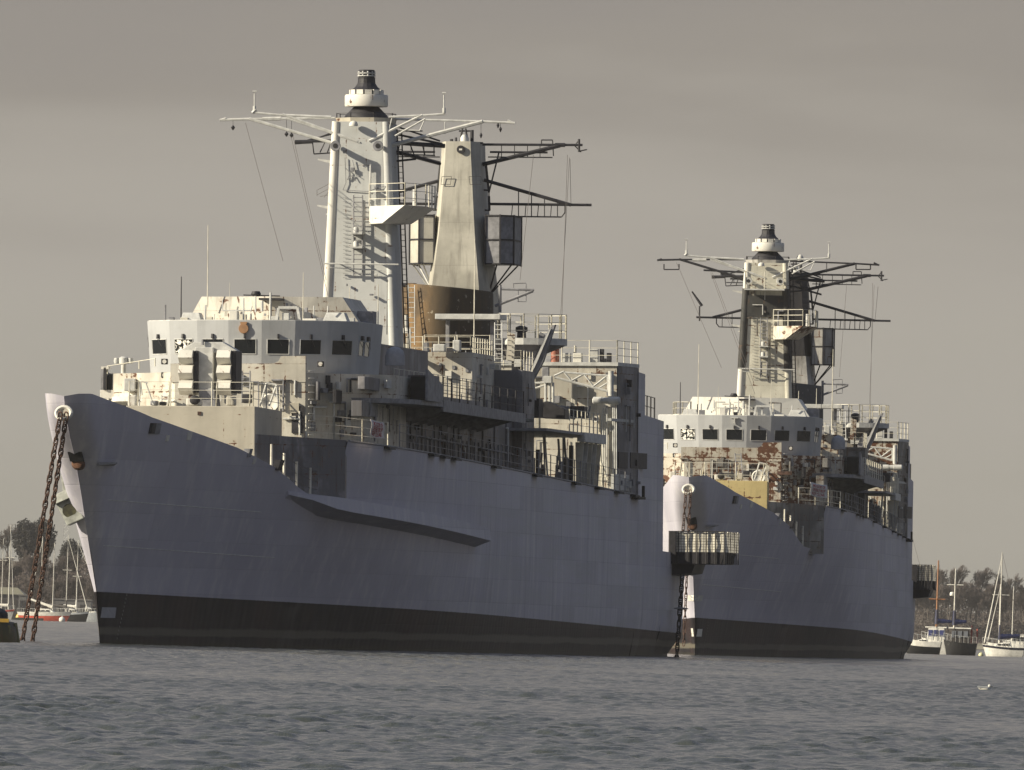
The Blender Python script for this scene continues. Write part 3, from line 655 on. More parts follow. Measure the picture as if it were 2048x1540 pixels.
    mb.build('outrigger', M['lgrey'], fmast)
    if not two:
        wc = MB()
        for a, b in (((635, 380), (665, 364)), ((634, 390), (668, 372)), ((648, 395), (668, 370)), ((634, 380), (634, 392)), ((640, 393), (668, 388))): ftube(wc, 70.5, a, b, .012, n=4)
        wc.build('wire_aerial', M['wire'], fmast)
    else:
        pp = MB(); A = P(653, 405, u=70.5)
    # lookout platform
    zt_ = P(815, 411, u=67).z; zl_ = P(765, 447, u=67).z
    A = P(730, 411, u=66.6).x; Bx = P(812, 411, u=66.6).x; Cx = P(853, 411, u=68.2).x
    A2 = A; B2 = P(765, 447, u=66.6).x; C2 = P(800, 440, u=68.4).x; D2 = P(823, 440, u=71).x
    lp = MB().prism([(A2, 67.9, zl_), (B2, 66.5, zl_), (C2, 68.2, zl_ + .06), (D2, 71, zl_ + .1), (A2, 71, zl_)], [(A, 67.9, zt_), (Bx, 66.2, zt_), (Cx, 68.2, zt_), (Cx, 71, zt_), (A, 71, zt_)]).build('lookout_platform', M['plat2'] if two else M['white'], fmast, bevel=.02)
    railing(fmast, [(A, 67.9, zt_), (Bx, 66.25, zt_), (Cx - .03, 68.2, zt_), (Cx - .03, 71, zt_)], M['rail'], 1.0, 1.0, 3, .024)
    MB().tube((Cx - .5, 68, zt_), (Cx - .5, 68, zt_ + .75), .1, n=10).build('searchlight_post', M['lgrey'], fmast)
    # top works
    oc = lambda r, z, n=8: [(r * cos(2 * pi * (i + .5) / n), 70.2 + r * .95 * sin(2 * pi * (i + .5) / n), z) for i in range(n)]
    MB().prism(oc(1.12, 22.9), oc(1.12, 23.5)).build('mast_head', M['dark'] if not two else mast, fmast)
    MB().prism(oc(1.36, 23.5), oc(1.42, 23.75)).build('mast_head_platform', g('deckh') if not two else M['main2b'], fmast)
    rr = [tuple(p) for p in oc(1.36, 23.75)]; railing(fmast, rr + rr[:1], M['dark'], .22, 1.0, 1, .018)
    rc = MB().lathe((0, 70.2, 23.75), [(1.0, 0), (.95, .12), (.55, .52), (.55, .6)], 24).build('radar_base', M['dark'], fmast, smooth=True)
    MB().lathe((0, 70.2, 24.27), [(.60, 0), (.94, .0), (.97, .05), (.97, .47), (.94, .53), (.5, .53)], 36).build('radar_drum', M['white'], fmast, smooth=True)
    MB().lathe((0, 70.2, 24.8), [(.74, 0), (.74, .2), (.66, .22), (.50, .36), (.40, .52), (.38, .74), (.40, .74), (.40, .78), (.34, .8), (.36, .86), (.36, 1.1), (.34, 1.12)], 16).build('aerial_tower', M['dark'], fmast)
    mb = MB()
    for i in range(12):
        t = 2 * pi * (i + .5) / 12; w = .155; n_ = Vector((cos(t), sin(t), 0)); s_ = Vector((-sin(t), cos(t), 0)); c_ = Vector((0, 70.2, 24.82)) + n_ * .76
        mb.prism([c_ - s_ * w - n_ * .1, c_ + s_ * w - n_ * .1, c_ + s_ * w, c_ - s_ * w], [p + Vector((0, 0, .2)) for p in (c_ - s_ * w - n_ * .1, c_ + s_ * w - n_ * .1, c_ + s_ * w, c_ - s_ * w)])
    mb.build('aerial_panel', M['white'], fmast)
    mb = MB()
    for h_ in (25.62, 25.74): mb.lathe((0, 70.2, h_), [(.36, 0), (.41, .01), (.41, .04), (.36, .05)], 18)
    for i in range(10):
        t = 2 * pi * i / 10
        for h_ in (25.69, 25.83): mb.lathe((.36 * cos(t), 70.2 + .36 * sin(t), h_ - .025), [(.04, 0), (.04, .05)], 6)
    mb.build('tower_ring', M['lgrey'], fmast)
    MB().lathe(tuple(P(707, 252, u=68.3)), [(.2, 0), (.2, .08), (.15, .18), (.05, .23)], 14).build('satellite_dome', M['white'], fmast, smooth=True)
    for px in ((672, 757)):
        q = P(px, 292, u=68); MB().lathe((q.x, 67.8, q.z), [(.22, 0), (.24, .03), (.14, .25), (.10, .7)], 16, 'y').build('loudhailer', M['lgrey'] if two else M['grey'], fmast, smooth=True)
        MB().lathe((q.x, 67.79, q.z), [(.11, -.005), (.11, .02)], 12, 'y').build('loudhailer_throat', M['black'], fmast)
    # yards of the foremast
    LY = M['lgrey'] if not two else M['dark']
    def yard(name, u, segs, mat, par, u2=None):
        mb = MB()
        for a, b, r in segs: mb.tube(P(*a, u=u), P(*b, u=u if u2 is None else u2), r)
        return mb.build(name, mat, par)
    yard('signal_yard', 68.6, [((662, 234), (560, 230), .06), ((560, 230), (505, 225), .05), ((525, 238), (562, 237), .09), ((565, 228), (715, 283), .06), ((572, 236), (720, 285), .045), ((505, 226), (512, 219), .08)], M['lgrey'], fmast)
    yard('signal_yard', 68.6, [((778, 234), (843, 231), .05), ((843, 231), (890, 228), .05), ((738, 282), (845, 230), .06), ((790, 272), (850, 238), .045), ((840, 260), (850, 238), .03), ((800, 260), (840, 261), .025), ((778, 260), (784, 236), .03)], M['lgrey'], fmast)
    for px, b in ((509, 183), (888, 186)):
        u = 68.6; mb = MB(); y0 = 222 if px < 700 else 226
        ftube(mb, u, (px, y0), (px, b + 4), .035); ftube(mb, u, (px - 4, b), (px + 4, b), .04); ftube(mb, u, (px, y0), (px, y0 - 10), .08); mb.build('dipole_aerial', M['lgrey'], fmast)
    yard('main_yard', 70.4, [((670, 236), (498, 238), .05), ((498, 238), (440, 240), .06), ((440, 241), (452, 237), .06), ((498, 237), (672, 288), .075)], LY, fmast)
    yard('main_yard', 70.4, [((785, 238), (965, 243), .05), ((965, 243), (1030, 246), .055), ((785, 290), (965, 243), .09), ((890, 242), (890, 268), .025), ((1015, 240), (1030, 247), .05)], LY, fmast)
    yard('after_yard', 71.6, [((590, 283), (690, 281), .07), ((590, 285), (625, 283), .09), ((625, 285), (628, 308), .03), ((628, 308), (675, 305), .03), ((640, 305), (650, 284), .03), ((655, 305), (662, 284), .03), ((620, 282), (690, 255), .03), ((600, 284), (690, 262), .03)], M['dark'], fmast)
    yard('after_yard', 71.6, [((785, 285), (890, 292), .10), ((785, 301), (882, 328), .06), ((790, 308), (870, 311), .03), ((868, 292), (868, 311), .03), ((800, 285), (795, 308), .03), ((820, 288), (828, 309), .03), ((845, 290), (850, 310), .03), ((790, 268), (885, 288), .05), ((790, 252), (880, 282), .04), ((795, 262), (845, 262), .03), ((785, 323), (832, 318), .05)], M['dark'], fmast)
    if not two:
        mb = MB()
        for px, py in ((466, 255), (573, 268), (583, 270)): mb.lathe(tuple(P(px, py, u=70.4)), [(.02, .1), (.1, 0), (.02, -.12)], 8); ftube(mb, 70.4, (px, 240), (px, py), .012, n=4)
        for px, py in ((1001, 258), (996, 250), (962, 270)): mb.lathe(tuple(P(px, py, u=70.4)), [(.02, .1), (.07, 0), (.02, -.14)], 8); ftube(mb, 70.4, (px, 244), (px, py), .012, n=4)
        mb.build('halyard_block', M['dark'], fmast)
    hl = MB()
    for a, b in (((491, 246), (566, 522)), ((582, 272), (656, 592)), ((586, 272), (652, 560))): hl.tube(P(*a, u=70.4), P(*b, u=60), .013, n=4)
    hl.build('halyard', M['wire'], fmast)
    cl = MB()      # cable runs on the mast face
    for pts in (((690, 335), (700, 345), (695, 360), (705, 350), (712, 362)), ((705, 320), (712, 350), (720, 355)), ((687, 380), (735, 383), (770, 372)), ((690, 315), (692, 365), (686, 380))): cl.path([P(*p, u=68.52) for p in pts], .02, 4)
    cl.build('cable_run', M['grey'], fmast)

    # ---- funnel and what stands before it
    def ell(z, k=1.0, n=28): return [(.15 + 2.15 * k * cos(2 * pi * i / n), 94.5 + 3.6 * k * sin(2 * pi * i / n), z + (-.18 * cos(2 * pi * i / n))) for i in range(n)]
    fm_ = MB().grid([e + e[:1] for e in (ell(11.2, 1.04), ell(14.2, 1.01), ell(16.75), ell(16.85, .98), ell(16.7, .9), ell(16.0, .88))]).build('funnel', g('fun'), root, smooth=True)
    MB().prism(ell(16.2, .86), ell(16.3, .86)).build('funnel_cap', M['dark'], fm_)
    ladder(fm_, P(823, 690, u=90.6), P(823, 570, u=91), .3, M['lgrey'], 12, .025)
    fbox('funnel_pipe', 803, 566, 830, 572, 92, .6, M['dark'], fm_)
    MB().tube(P(812, 662, u=88), P(812, 630, u=88), .11, n=10).lathe(tuple(P(812, 660, u=88)), [(.12, .1), (.3, -.15)], 12).build('exhaust_vent', M['white'], root, smooth=True)
    fbox('signal_deck', 870, 628, 1000, 638, 86, 2.2, M['lgrey'])
    fbox('deck_post', 891, 638, 899, 702, 86.6, .2, M['grey']); fbox('deck_post', 980, 638, 988, 702, 86.6, .2, M['grey'])
    # ---- main mast
    mm = g('main')
    def ms(z, h, u0, u1, c=.32): return [(h - c, u0, z), (h, u0 + .9, z), (h, u1, z), (-h, u1, z), (-h, u0 + .9, z), (-h + c, u0, z)]
    MBm = MB().grid([s + s[:1] for s in (ms(12, 1.62, 98.4, 103), ms(17.0, 1.42, 98.5, 102.6), ms(19.5, 1.16, 98.8, 102), ms(23.0, .93, 99, 101.6), ms(23.8, .90, 99, 101.6))]); MBm.add(ms(23.8, .90, 99, 101.6), [tuple(range(6))])
    mmast = MBm.build('main_mast', mm, root)
    if two:
        MB().grid([s + s[:1] for s in (ms(15, 1.53, 98.4, 103), ms(17.0, 1.45, 98.46, 102.65), ms(18.6, 1.29, 98.68, 102.2))]).build('mast_base_plating', M['main2b'], mmast)
    q = P(922, 299, u=98.98); MB().lathe((q.x, 98.9, q.z), [(.13, -.02), (.19, -.02), (.19, .2)], 18, 'y').build('lamp_port', M['dark'], mmast); MB().box(q.x - .07, q.x + .07, 98.86, 98.95, q.z - .04, q.z + .04).build('lamp_glass', M['white'], mmast)
    for pts in (((884, 353), (903, 353), (901, 369), (882, 369)), ((938, 353), (962, 353), (962, 369), (940, 369))):
        ol = MB()
        for a, b in zip(pts, pts[1:] + pts[:1]): ftube(ol, 98.85, a, b, .014, n=4)
        ol.build('plate_outline', M['dark'], mmast)
    DK = M['dark']
    yard('mast_yard', 100.4, [((965, 289), (1165, 290), .06), ((965, 329), (1120, 291), .10), ((1110, 290), (1130, 290), .1), ((1158, 278), (1158, 304), .06), ((1150, 290), (1158, 280), .03), ((1150, 292), (1162, 304), .03), ((1160, 302), (1174, 299), .03),
        ((980, 304), (1095, 305), .05), ((976, 314), (1105, 315), .03), ((1083, 290), (1083, 280), .03), ((1083, 280), (1105, 280), .03), ((1105, 280), (1107, 312), .03), ((1003, 291), (1003, 314), .022), ((1029, 291), (1029, 314), .022), ((1055, 291), (1055, 314), .022), ((1080, 291), (1080, 314), .022)], DK, mmast)
    yard('mast_yard', 100.4, [((980, 408), (1183, 410), .065), ((968, 360), (1142, 410), .085), ((1037, 383), (1037, 433), .026), ((1063, 390), (1063, 433), .026), ((1089, 397), (1089, 433), .026), ((1115, 404), (1115, 433), .026), ((1025, 410), (1023, 433), .022), ((1052, 410), (1050, 433), .022), ((1077, 410), (1075, 433), .022), ((1103, 410), (1101, 433), .022), ((1023, 433), (1123, 434), .035), ((1123, 434), (1130, 425), .035), ((1130, 425), (1130, 410), .035)], DK, mmast)
    yard('mast_yard', 100.4, [((888, 289), (690, 281), .06), ((888, 329), (735, 288), .10), ((870, 304), (760, 303), .05), ((880, 314), (750, 313), .03)] + [((x, 290), (x, 314), .022) for x in (770, 796, 822, 848)], DK, mmast)
    if two: left_low = [((872, 408), (672, 406), .065), ((884, 360), (715, 406), .085)] + [((x, y), (x, 431), .024) for x, y in ((740, 400), (766, 393), (792, 386), (818, 378))] + [((732, 431), (850, 433), .035), ((725, 422), (725, 406), .035), ((732, 431), (725, 422), .035)]
    else: left_low = [((872, 408), (700, 406), .065), ((884, 360), (730, 402), .085)]
    yard('mast_yard', 100.4, left_low, DK, mmast)
    yard('mast_rail', 100.4, [((881, 325), (875, 382), .06), ((875, 382), (880, 382), .05), ((875, 382), (873, 392), .03), ((873, 392), (870, 420), .06), ((866, 393), (880, 394), .04), ((866, 420), (880, 420), .04)], DK, mmast)
    yard('mast_rail', 100.4, [((972, 330), (978, 385), .06), ((978, 385), (998, 304), .04), ((978, 385), (978, 392), .03), ((978, 392), (979, 421), .06), ((968, 380), (980, 381), .04), ((968, 420), (980, 421), .04)], DK, mmast)
    mb = MB(); ftube(mb, 100, (920, 285), (925, 257), .05); ftube(mb, 100, (936, 285), (931, 257), .05); ftube(mb, 100, (918, 262), (940, 262), .04); ftube(mb, 100, (944, 283), (944, 260), .09); ftube(mb, 100, (903, 283), (903, 278), .08); ftube(mb, 100, (888, 285), (966, 286), .05); ftube(mb, 100, (912, 285), (912, 275), .06); mb.build('mast_top_fitting', DK, mmast)
    MB().lathe(tuple(P(929, 280, u=99.7)), [(.2, -.1), (.2, .1), (.1, .25)], 12).build('masthead_lamp', M['lgrey'], mmast, smooth=True)
    # aerial panels either side of the main mast
    for sgn in (1, -1):
        zb, zt = 18.1, 20.35
        pan = [(1.2, 99.1), (1.9, 99.0), (2.45, 99.75), (2.45, 102.3), (1.2, 102.3)]
        cxx = .1
        pts = [(cxx + sgn * x, y) for x, y in pan]
        pa = MB().plan(pts, zb, zt).build('aerial_panel_box', (M['grey'] if sgn > 0 else M['main']) if not two else M['main2b'] if sgn > 0 else mm, mmast)  # front ship's port box greyer: shade beside the mast put into its paint
        fr = MB()
        for (x, y) in pan[:4]: fr.tube((cxx + sgn * (x + .01), y - .02, zb - .05), (cxx + sgn * (x + .01), y - .02, zt + .05), .05, n=4)
        for (a, b) in zip(pan[:3], pan[1:4]):
            for z in (zb, (zb + zt) / 2, zt): fr.tube((cxx + sgn * (a[0] + .01), a[1] - .02, z), (cxx + sgn * (b[0] + .01), b[1] - .02, z), .045, n=4)
        fr.build('panel_frame', M['dark'], pa)
        st = MB()
        for x, y in ((2.35, 99.9), (1.75, 99.2), (2.35, 102)): st.tube((cxx + sgn * x, y, zb), (sgn * 1.25, 100.5, 16.6), .04)
        st.build('panel_strut', M['dark'] if sgn > 0 else M['lgrey'], pa)
    hl = MB()
    for a, b in (((1139, 315), (1118, 690)), ((1135, 310), (1122, 690)), ((1067, 310), (1040, 560)), ((1142, 410), (1140, 318))): hl.tube(P(*a, u=100.4), P(*b, u=98), .013, n=4)
    hl.build('halyard', M['wire'], mmast)
    # ---- signal sponsons port and starboard (round tub on an inverted cone)
    for sgn in (1, -1):
        def tub(r, z, n=16): return [(sgn * (4.9 + (1.75 * r) * cos(2 * pi * i / n)), 88.5 + 2.0 * r * sin(2 * pi * i / n), z) for i in range(n)]
        zt = 14.35
        tb = MB().prism(tub(1, zt - .3), tub(1, zt)).build('signal_sponson', M['lgrey'], root)
        sh = lambda r, z: [(sgn * (4.2 + 1.1 * r * cos(2 * pi * i / 16)), 88.5 + 1.3 * r * sin(2 * pi * i / 16), z) for i in range(16)]
        MB().prism(sh(.75, zt - .95), tub(.97, zt - .301)).build('sponson_cone', side, tb)
        r_ = [(x, y, z) for x, y, z in tub(.97, zt)]; railing(tb, r_ + r_[:1], M['rail'], 1.12, 1.3, 3, .026)
        MB().lathe((sgn * 4.6, 88, zt), [(.22, 0), (.2, .3), (.28, .34), (.28, .52), (.1, .6)], 12).build('signal_lantern', M['dark'], tb, smooth=True)
        MB().box(min(sgn * 4.15, sgn * 4.75), max(sgn * 4.15, sgn * 4.75), 88, 89, 10, zt - .9).build('sponson_pedestal', side, tb)
        MB().box(min(sgn * 4.35, sgn * 5.05), max(sgn * 4.35, sgn * 5.05), 87.4, 88, zt - 1.3, zt - .95).build('junction_box', M['lgrey'], tb)
    # gantry boom beyond the sponson
    yard('boom', 99, [((1000, 578), (1068, 580), .06), ((990, 612), (1066, 582), .07), ((1027, 578), (1027, 567), .025), ((1027, 567), (1052, 566), .025), ((1052, 567), (1052, 603), .025), ((1035, 603), (1052, 603), .025), ((1036, 580), (1036, 603), .03), ((1000, 570), (1000, 625), .08)], M['grey'], root)
    # ladder board
    lb = MB().slab(FP(84, [(1016, 664), (1030, 668), (1028, 722), (1012, 722)]), .12).build('climbing_board', sup, root)
    mb = MB(); [ftube(mb, 83.9, (1015, y), (1027, y + 3), .02, n=4) for y in range(670, 722, 10)]; mb.build('climbing_rung', M['dark'], lb)
    ladder(root, P(997, 722, u=84.5), P(997, 645, u=85), .34, M['lgrey'], 8, .03)

    # ---- midships houses and the covered side passage
    MB().plan([(4.2, 75), (4.2, 82), (-4.2, 82), (-4.2, 75)], 8.0, 13.42).build('midships_house', sup, root, bevel=.02)
    MB().plan([(5.5, 82.01), (5.5, 86), (-5.5, 86), (-5.5, 82.01)], 8.0, 12.78).build('vent_house', side, root, bevel=.02)
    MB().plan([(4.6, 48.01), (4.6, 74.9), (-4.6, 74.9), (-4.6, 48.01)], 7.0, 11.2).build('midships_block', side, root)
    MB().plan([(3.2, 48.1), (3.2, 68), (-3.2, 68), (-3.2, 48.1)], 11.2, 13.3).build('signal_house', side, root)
    for sgn in (1, -1):
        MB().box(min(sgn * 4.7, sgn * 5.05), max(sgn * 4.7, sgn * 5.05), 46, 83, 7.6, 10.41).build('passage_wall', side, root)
    MB().box(-7.0, 7.0, 71.5, 75, 10.3, 10.42).build('cross_deck', M['deck'], root)
    # fittings of the passage wall
    pw = 5.07
    for (a, b, c_, d_, mt, nm) in ((879, 849, 890, 870, 'dark', 'vent_box'), (886, 886, 894, 918, 'dark', 'doorway'), (964, 902, 970, 935, 'dark', 'doorway'), (945, 893, 950, 903, 'grey', 'switch_box'), (930, 890, 934, 900, 'grey', 'switch_box')):
        A = P(a, d_, v=pw); B = P(c_, b, v=pw); MB().box(pw - .04, pw + .12, A.y, B.y, A.z, B.z).build(nm, M[mt], root)
    mb = MB()
    for i in range(30):
        u = 46 + i * 1.25; mb.box(pw - .03, pw + .05, u, u + .06, 7.7, 9.3 if i % 3 else 10.3)
    for z in (8.55, 9.3): mb.tube((pw + .05, 46, z), (pw + .05, 83, z - .35), .045)
    mb.build('pipe_run', side, root)
    # side brackets under the wing deck
    for i in range(10):
        u = 48 + i * 2.5; MB().prism([(5.05, u, 9.75), (5.05, u + .1, 9.75), (5.05, u + .1, 10.4), (5.05, u, 10.4)], [(6.9, u, 10.3), (6.9, u + .1, 10.3), (6.9, u + .1, 10.4), (6.9, u, 10.4)]).build('deck_bracket', M['grey'], root)
    # front of midships house: lamp, vents, chips
    q = P(833, 714, u=74.6); MB().lathe((q.x, 74.4, q.z), [(.16, 0), (.18, .06), (.1, .35), (.1, .65)], 14, 'y').build('floodlight', M['dark'], root, smooth=True)
    MB().lathe((q.x, 74.38, q.z), [(.12, -.01), (.12, .02)], 14, 'y').build('floodlight_lens', M['white'], root)
    fbox('wall_vent', 904, 731, 910, 738, 74.95, .06, M['grey'], None, 0); fbox('wall_vent', 931, 737, 937, 744, 74.95, .06, M['grey'], None, 0)
    fbox('ready_locker', 866, 688, 890, 703, 74.2, .6, M['lgrey'], None, .05); fbox('ready_locker', 905, 680, 920, 703, 74.5, .5, M['lgrey'], None, .05)
    z75 = 13.42
    railing(root, [(1.2, 75.1, z75), (4.1, 75.1, z75), (4.1, 82, z75)], M['rail'], .72, .75, 3, .022)
    railing(root, [(4.1, 82, 12.8), (5.4, 82.2, 12.8), (5.4, 86, 12.8)], M['rail'], .9, .9, 3, .02)
    railing(root, [(7.02, 46.5, 10.7), (7.02, 71.5, 10.6)], M['rail'] if two else M['dark'], 1.02, 2.6, 3, .024)
    # amidships core behind the boat bay
    MB().plan([(3.0, 86.01), (3.0, 93.5), (-3.0, 93.5), (-3.0, 86.01)], 7.2, 9.6).build('boat_bay_core', side, root)
    # boat deck slab and its hanging frames
    for sgn in (1, -1):
        MB().box(min(sgn * 3.0, sgn * 6.9), max(sgn * 3.0, sgn * 6.9), 80, 99, 10.0, 10.12).build('boat_deck', M['grey'], root)
        MB().box(min(sgn * 6.6, sgn * 6.95), max(sgn * 6.6, sgn * 6.95), 92.5, 100, 9.72, 10.15).build('boat_deck_edge', M['lgrey'], root)
        for i in range(5):
            u = 93 + i * 1.5; z = lerp(u, ZTOP)
            MB().prism([(sgn * 6.5, u, z), (sgn * 6.7, u, z), (sgn * 6.7, u + .08, z), (sgn * 6.5, u + .08, z)], [(sgn * 6.45, u, 9.7), (sgn * 6.85, u, 9.7), (sgn * 6.85, u + .08, 9.7), (sgn * 6.45, u + .08, 9.7)]).build('boat_deck_post', M['lgrey'] if i % 2 else M['rail'], root)
    fbox('boat_locker', 1043, 797, 1078, 835, 88.5, 1.4, M['dark'], None, .03)
    MB().slab(FP(90.5, [(1080, 836), (1080, 805), (1094, 802), (1130, 818), (1130, 838)]), 1.5).build('covered_boat', M['dark'], root, bevel=.05)
    fbox('boat_cradle', 1140, 812, 1168, 836, 96, 1.2, M['dark'], None, .04)
    railing(root, [(6.85, 88, 10.12), (6.85, 99, 10.12)], M['rail'], 1.02, 1.4, 3, .022)
    mb = MB(); 
    for px in (1122, 1132, 1148, 1160, 1176): ftube(mb, 97, (px, 836), (px + 4, 812), .05)
    for a, b in (((1105, 826), (1150, 838)), ((1122, 812), (1160, 822)), ((1140, 815), (1170, 836)), ((1118, 830), (1170, 818))): ftube(mb, 96.5, a, b, .045)
    mb.build('davit_gear', M['grey'], root)
    # crane
    cr_ = MB().slab(FP(86.5, [(1098, 657), (1110, 649), (1086, 722), (1066, 760), (1070, 800), (1060, 800), (1052, 764), (1066, 728)]), .5).build('boat_crane', M['grey'], root)
    MB().slab(FP(87.2, [(1080, 664), (1089, 670), (1066, 722), (1058, 745), (1058, 766), (1065, 800), (1048, 800), (1046, 734), (1052, 722)]), .4).build('crane_arm', M['grey'], cr_)
    MB().slab(FP(86.42, [(1099, 659), (1102, 657), (1075, 722), (1058, 758), (1055, 757), (1070, 722)]), .07).build('crane_flange', M['lgrey'], cr_)
    # clutter in the boat bay
    for k in range(26):
        u = random.uniform(83, 104); x = random.uniform(4.6, 6.3); z = lerp(u, ZTOP); h_ = random.uniform(.4, 2.0); w = random.uniform(.06, .3)
        if random.random() < .5: MB().box(x, x + w, u, u + random.uniform(.1, .8), z, z + h_).build('deck_locker', random.choice([M['dark'], M['grey'], side, M['grey']]), root, bevel=.02)
        else: MB().tube((x, u, z), (x + random.uniform(-.2, .2), u, z + h_ + .6), .03 + .03 * random.random()).build('deck_pipe', random.choice([M['dark'], M['grey'], M['lgrey']]), root)
    MB().tube((5.6, 82.5, 7.95), (5.2, 88, 7.9), .32, n=12).build('canvas_roll', M['grey'], root, smooth=True)
    # deck edge rails
    pts = [(halfb(u, 8) - .12, u, lerp(u, ZTOP)) for u in (38, 44, 50, 60, 70, 80, 90, 100, 110)]
    railing(root, pts, M['grey'], 1.05, 2.2, 3, .02)
    railing(root, [(4.3, 25.6, 8.62), (5.15, 27.8, 8.62), (5.7, 32, 8.58), (6.2, 36, 8.53)], M['rail'], 1.05, 3.4, 3, .026)
    st = MB()
    for u in (19.2, 21.0, 22.8, 24.8, 26.4):
        x = halfb(u, 6) - .12; z = lerp(u, ZTOP); st.tube((x, u, z - .1), (x, u + .05, z + 1.2), .055, n=8)
    st.build('stanchion', M['rail'], root)
    wr = MB()
    for h_ in (.35, .7, 1.1): wr.path([(halfb(u, 6) - .12, u, lerp(u, ZTOP) + h_) for u in (19.2, 21.0, 22.8, 24.8, 26.4)], .014, 4)
    wr.build('guard_wire', M['wire'], root)
    mb = MB(); x = halfb(23.5, 6) - .9
    for k in (0, .3, .65): mb.tube((x + .1 * k, 22.6 + k * 2, 6.3), (x + .12 + .1 * k, 22.6 + k * 2, 7.0 + .1 * k), .09, .06, 8)
    mb.build('mooring_bitts', M['rail'], root)

    # ---- hangar
    hg = MB().plan([(6.35, 108), (6.80, 112), (-6.80, 112), (-6.35, 108)], 7.2, 13.55).build('hangar', sup, root)
    MB().plan([(6.8, 112.01), (6.6, 118.5), (-6.6, 118.5), (-6.8, 112.01)], 5, 11.1).build('hangar_block', side, root)
    MB().plan([(6.42, 107.9), (6.9, 112), (-6.9, 112), (-6.42, 107.9)], 13.551, 13.72).build('hangar_roof', M['lgrey'], hg)
    MB().prism([(6.36, 108.06, 7.4), (6.82, 112, 7.4), (6.88, 112, 7.4), (6.42, 108.06, 7.4)], [(6.36, 108.06, 13.54), (6.82, 112, 13.54), (6.88, 112, 13.54), (6.42, 108.06, 13.54)]).build('hangar_side', side, hg)
    
    zr2 = 13.72
    railing(root, [(2.4, 108.1, zr2), (6.35, 108.1, zr2), (6.8, 112.2, zr2)], M['rail'], 1.05, 1.3, 3, .024)
    railing(root, [(-6.35, 108.1, zr2), (-2, 108.1, zr2)], M['rail'], 1.05, 1.3, 3, .024)
    if not two:
        a = P(1109, 722, u=108.2); MB().lathe((a.x, 108.4, 13.72), [(.2, 0), (.2, .62)], 14).build('striped_post', M['redpost'], root, smooth=True); MB().lathe((a.x, 108.4, 14.34), [(.2, 0), (.2, .26), (.1, .3)], 14).build('post_cap', M['white'], root, smooth=True)
        b = P(1119, 692, u=108.2); MB().lathe((b.x, 108.3, b.z), [(.03, -.12), (.1, -.08), (.12, 0), (.1, .08), (.03, .12)], 10).build('alarm_bell', M['red'], root, smooth=True)
        b = P(1099, 692, u=108.2); MB().lathe((b.x, 108.3, b.z), [(.03, -.12), (.1, -.08), (.12, 0), (.1, .08), (.03, .12)], 10).build('alarm_bell', M['dark'], root, smooth=True)
        fbox('roof_box', 1123, 706, 1140, 724, 108.2, .5, M['lgrey'], hg); fbox('roof_box', 1146, 706, 1163, 725, 108.2, .5, M['white'], hg)
    fbox('roof_tower', 1199, 698, 1207, 724, 108.3, .3, M['dark'], hg); fbox('roof_tower', 1213, 706, 1222, 726, 108.3, .3, M['dark'], hg); fbox('roof_chart', 1180, 698, 1196, 724, 108.5, .3, M['lgrey'], hg)
    tj = MB()
    for a, b, r in (((1108, 752), (1128, 743), .05), ((1110, 755), (1225, 785), .06), ((1128, 745), (1222, 752), .05), ((1128, 744), (1143, 762), .05), ((1143, 762), (1168, 748), .05), ((1168, 748), (1187, 773), .05), ((1187, 773), (1214, 752), .05), ((1198, 776), (1218, 764), .04), ((1215, 752), (1216, 780), .05)): ftube(tj, 106.8, a, b, r)
    tjo = tj.build('lattice_jib', M['lgrey'], root)
    MB().tube(P(1222, 742, u=106.7), P(1222, 792, u=106.7), .13, n=12).build('jib_post', M['lgrey'], tjo, smooth=True)
    fbox('winch_housing', 1087, 752, 1103, 766, 106.6, .5, M['lgrey'], tjo); fbox('hangar_beam', 1084, 734, 1097, 766, 107.0, .4, M['grey'], tjo)
    fr = MB(); [ftube(fr, 106.8, (x, 765), (x, 806), .07) for x in (1091, 1099, 1106)]; ftube(fr, 106.9, (1066, 766), (1100, 765), .05); ftube(fr, 106.9, (1066, 778), (1098, 768), .05); fr.build('jib_frame', M['lgrey'], root)
    q = P(1185, 801, u=106.2); q2 = P(1240, 801, u=106.2)
    MB().lathe((q.x, 106.2, q.z), [(.08, 0), (.18, .05), (.18, .45), (.16, .46), (.16, .75), (.19, .76), (.19, 1.25), (.12, 1.32)], 16, 'x').build('life_raft_canister', M['lgrey'], root, smooth=True)
    q = P(1191, 838, u=107.7); MB().lathe((q.x, 107.5, q.z), [(.1, 0), (.15, -.02), (.15, .4)], 14, 'y').build('floodlight', M['white'], root, smooth=True); MB().lathe((q.x, 107.47, q.z), [(.08, 0), (.08, .02)], 12, 'y').build('floodlight_lens', M['dark'], root)
    mb = MB()
    for px in (1206, 1210, 1214, 1226, 1229, 1233): ftube(mb, 107.85, (px, 815), (px, 965), .035)
    mb.build('hangar_pipes', M['lgrey'], hg)
    mb = MB()
    for a, b in (((1195, 905), (1215, 960)), ((1200, 890), (1204, 970)), ((1180, 950), (1215, 955))): ftube(mb, 107.6, a, b, .05)
    mb.build('hangar_gear', M['rail'], hg)
    fbox('hangar_door', 1183, 890, 1196, 932, 107.95, .06, M['lgrey'], hg, .01)
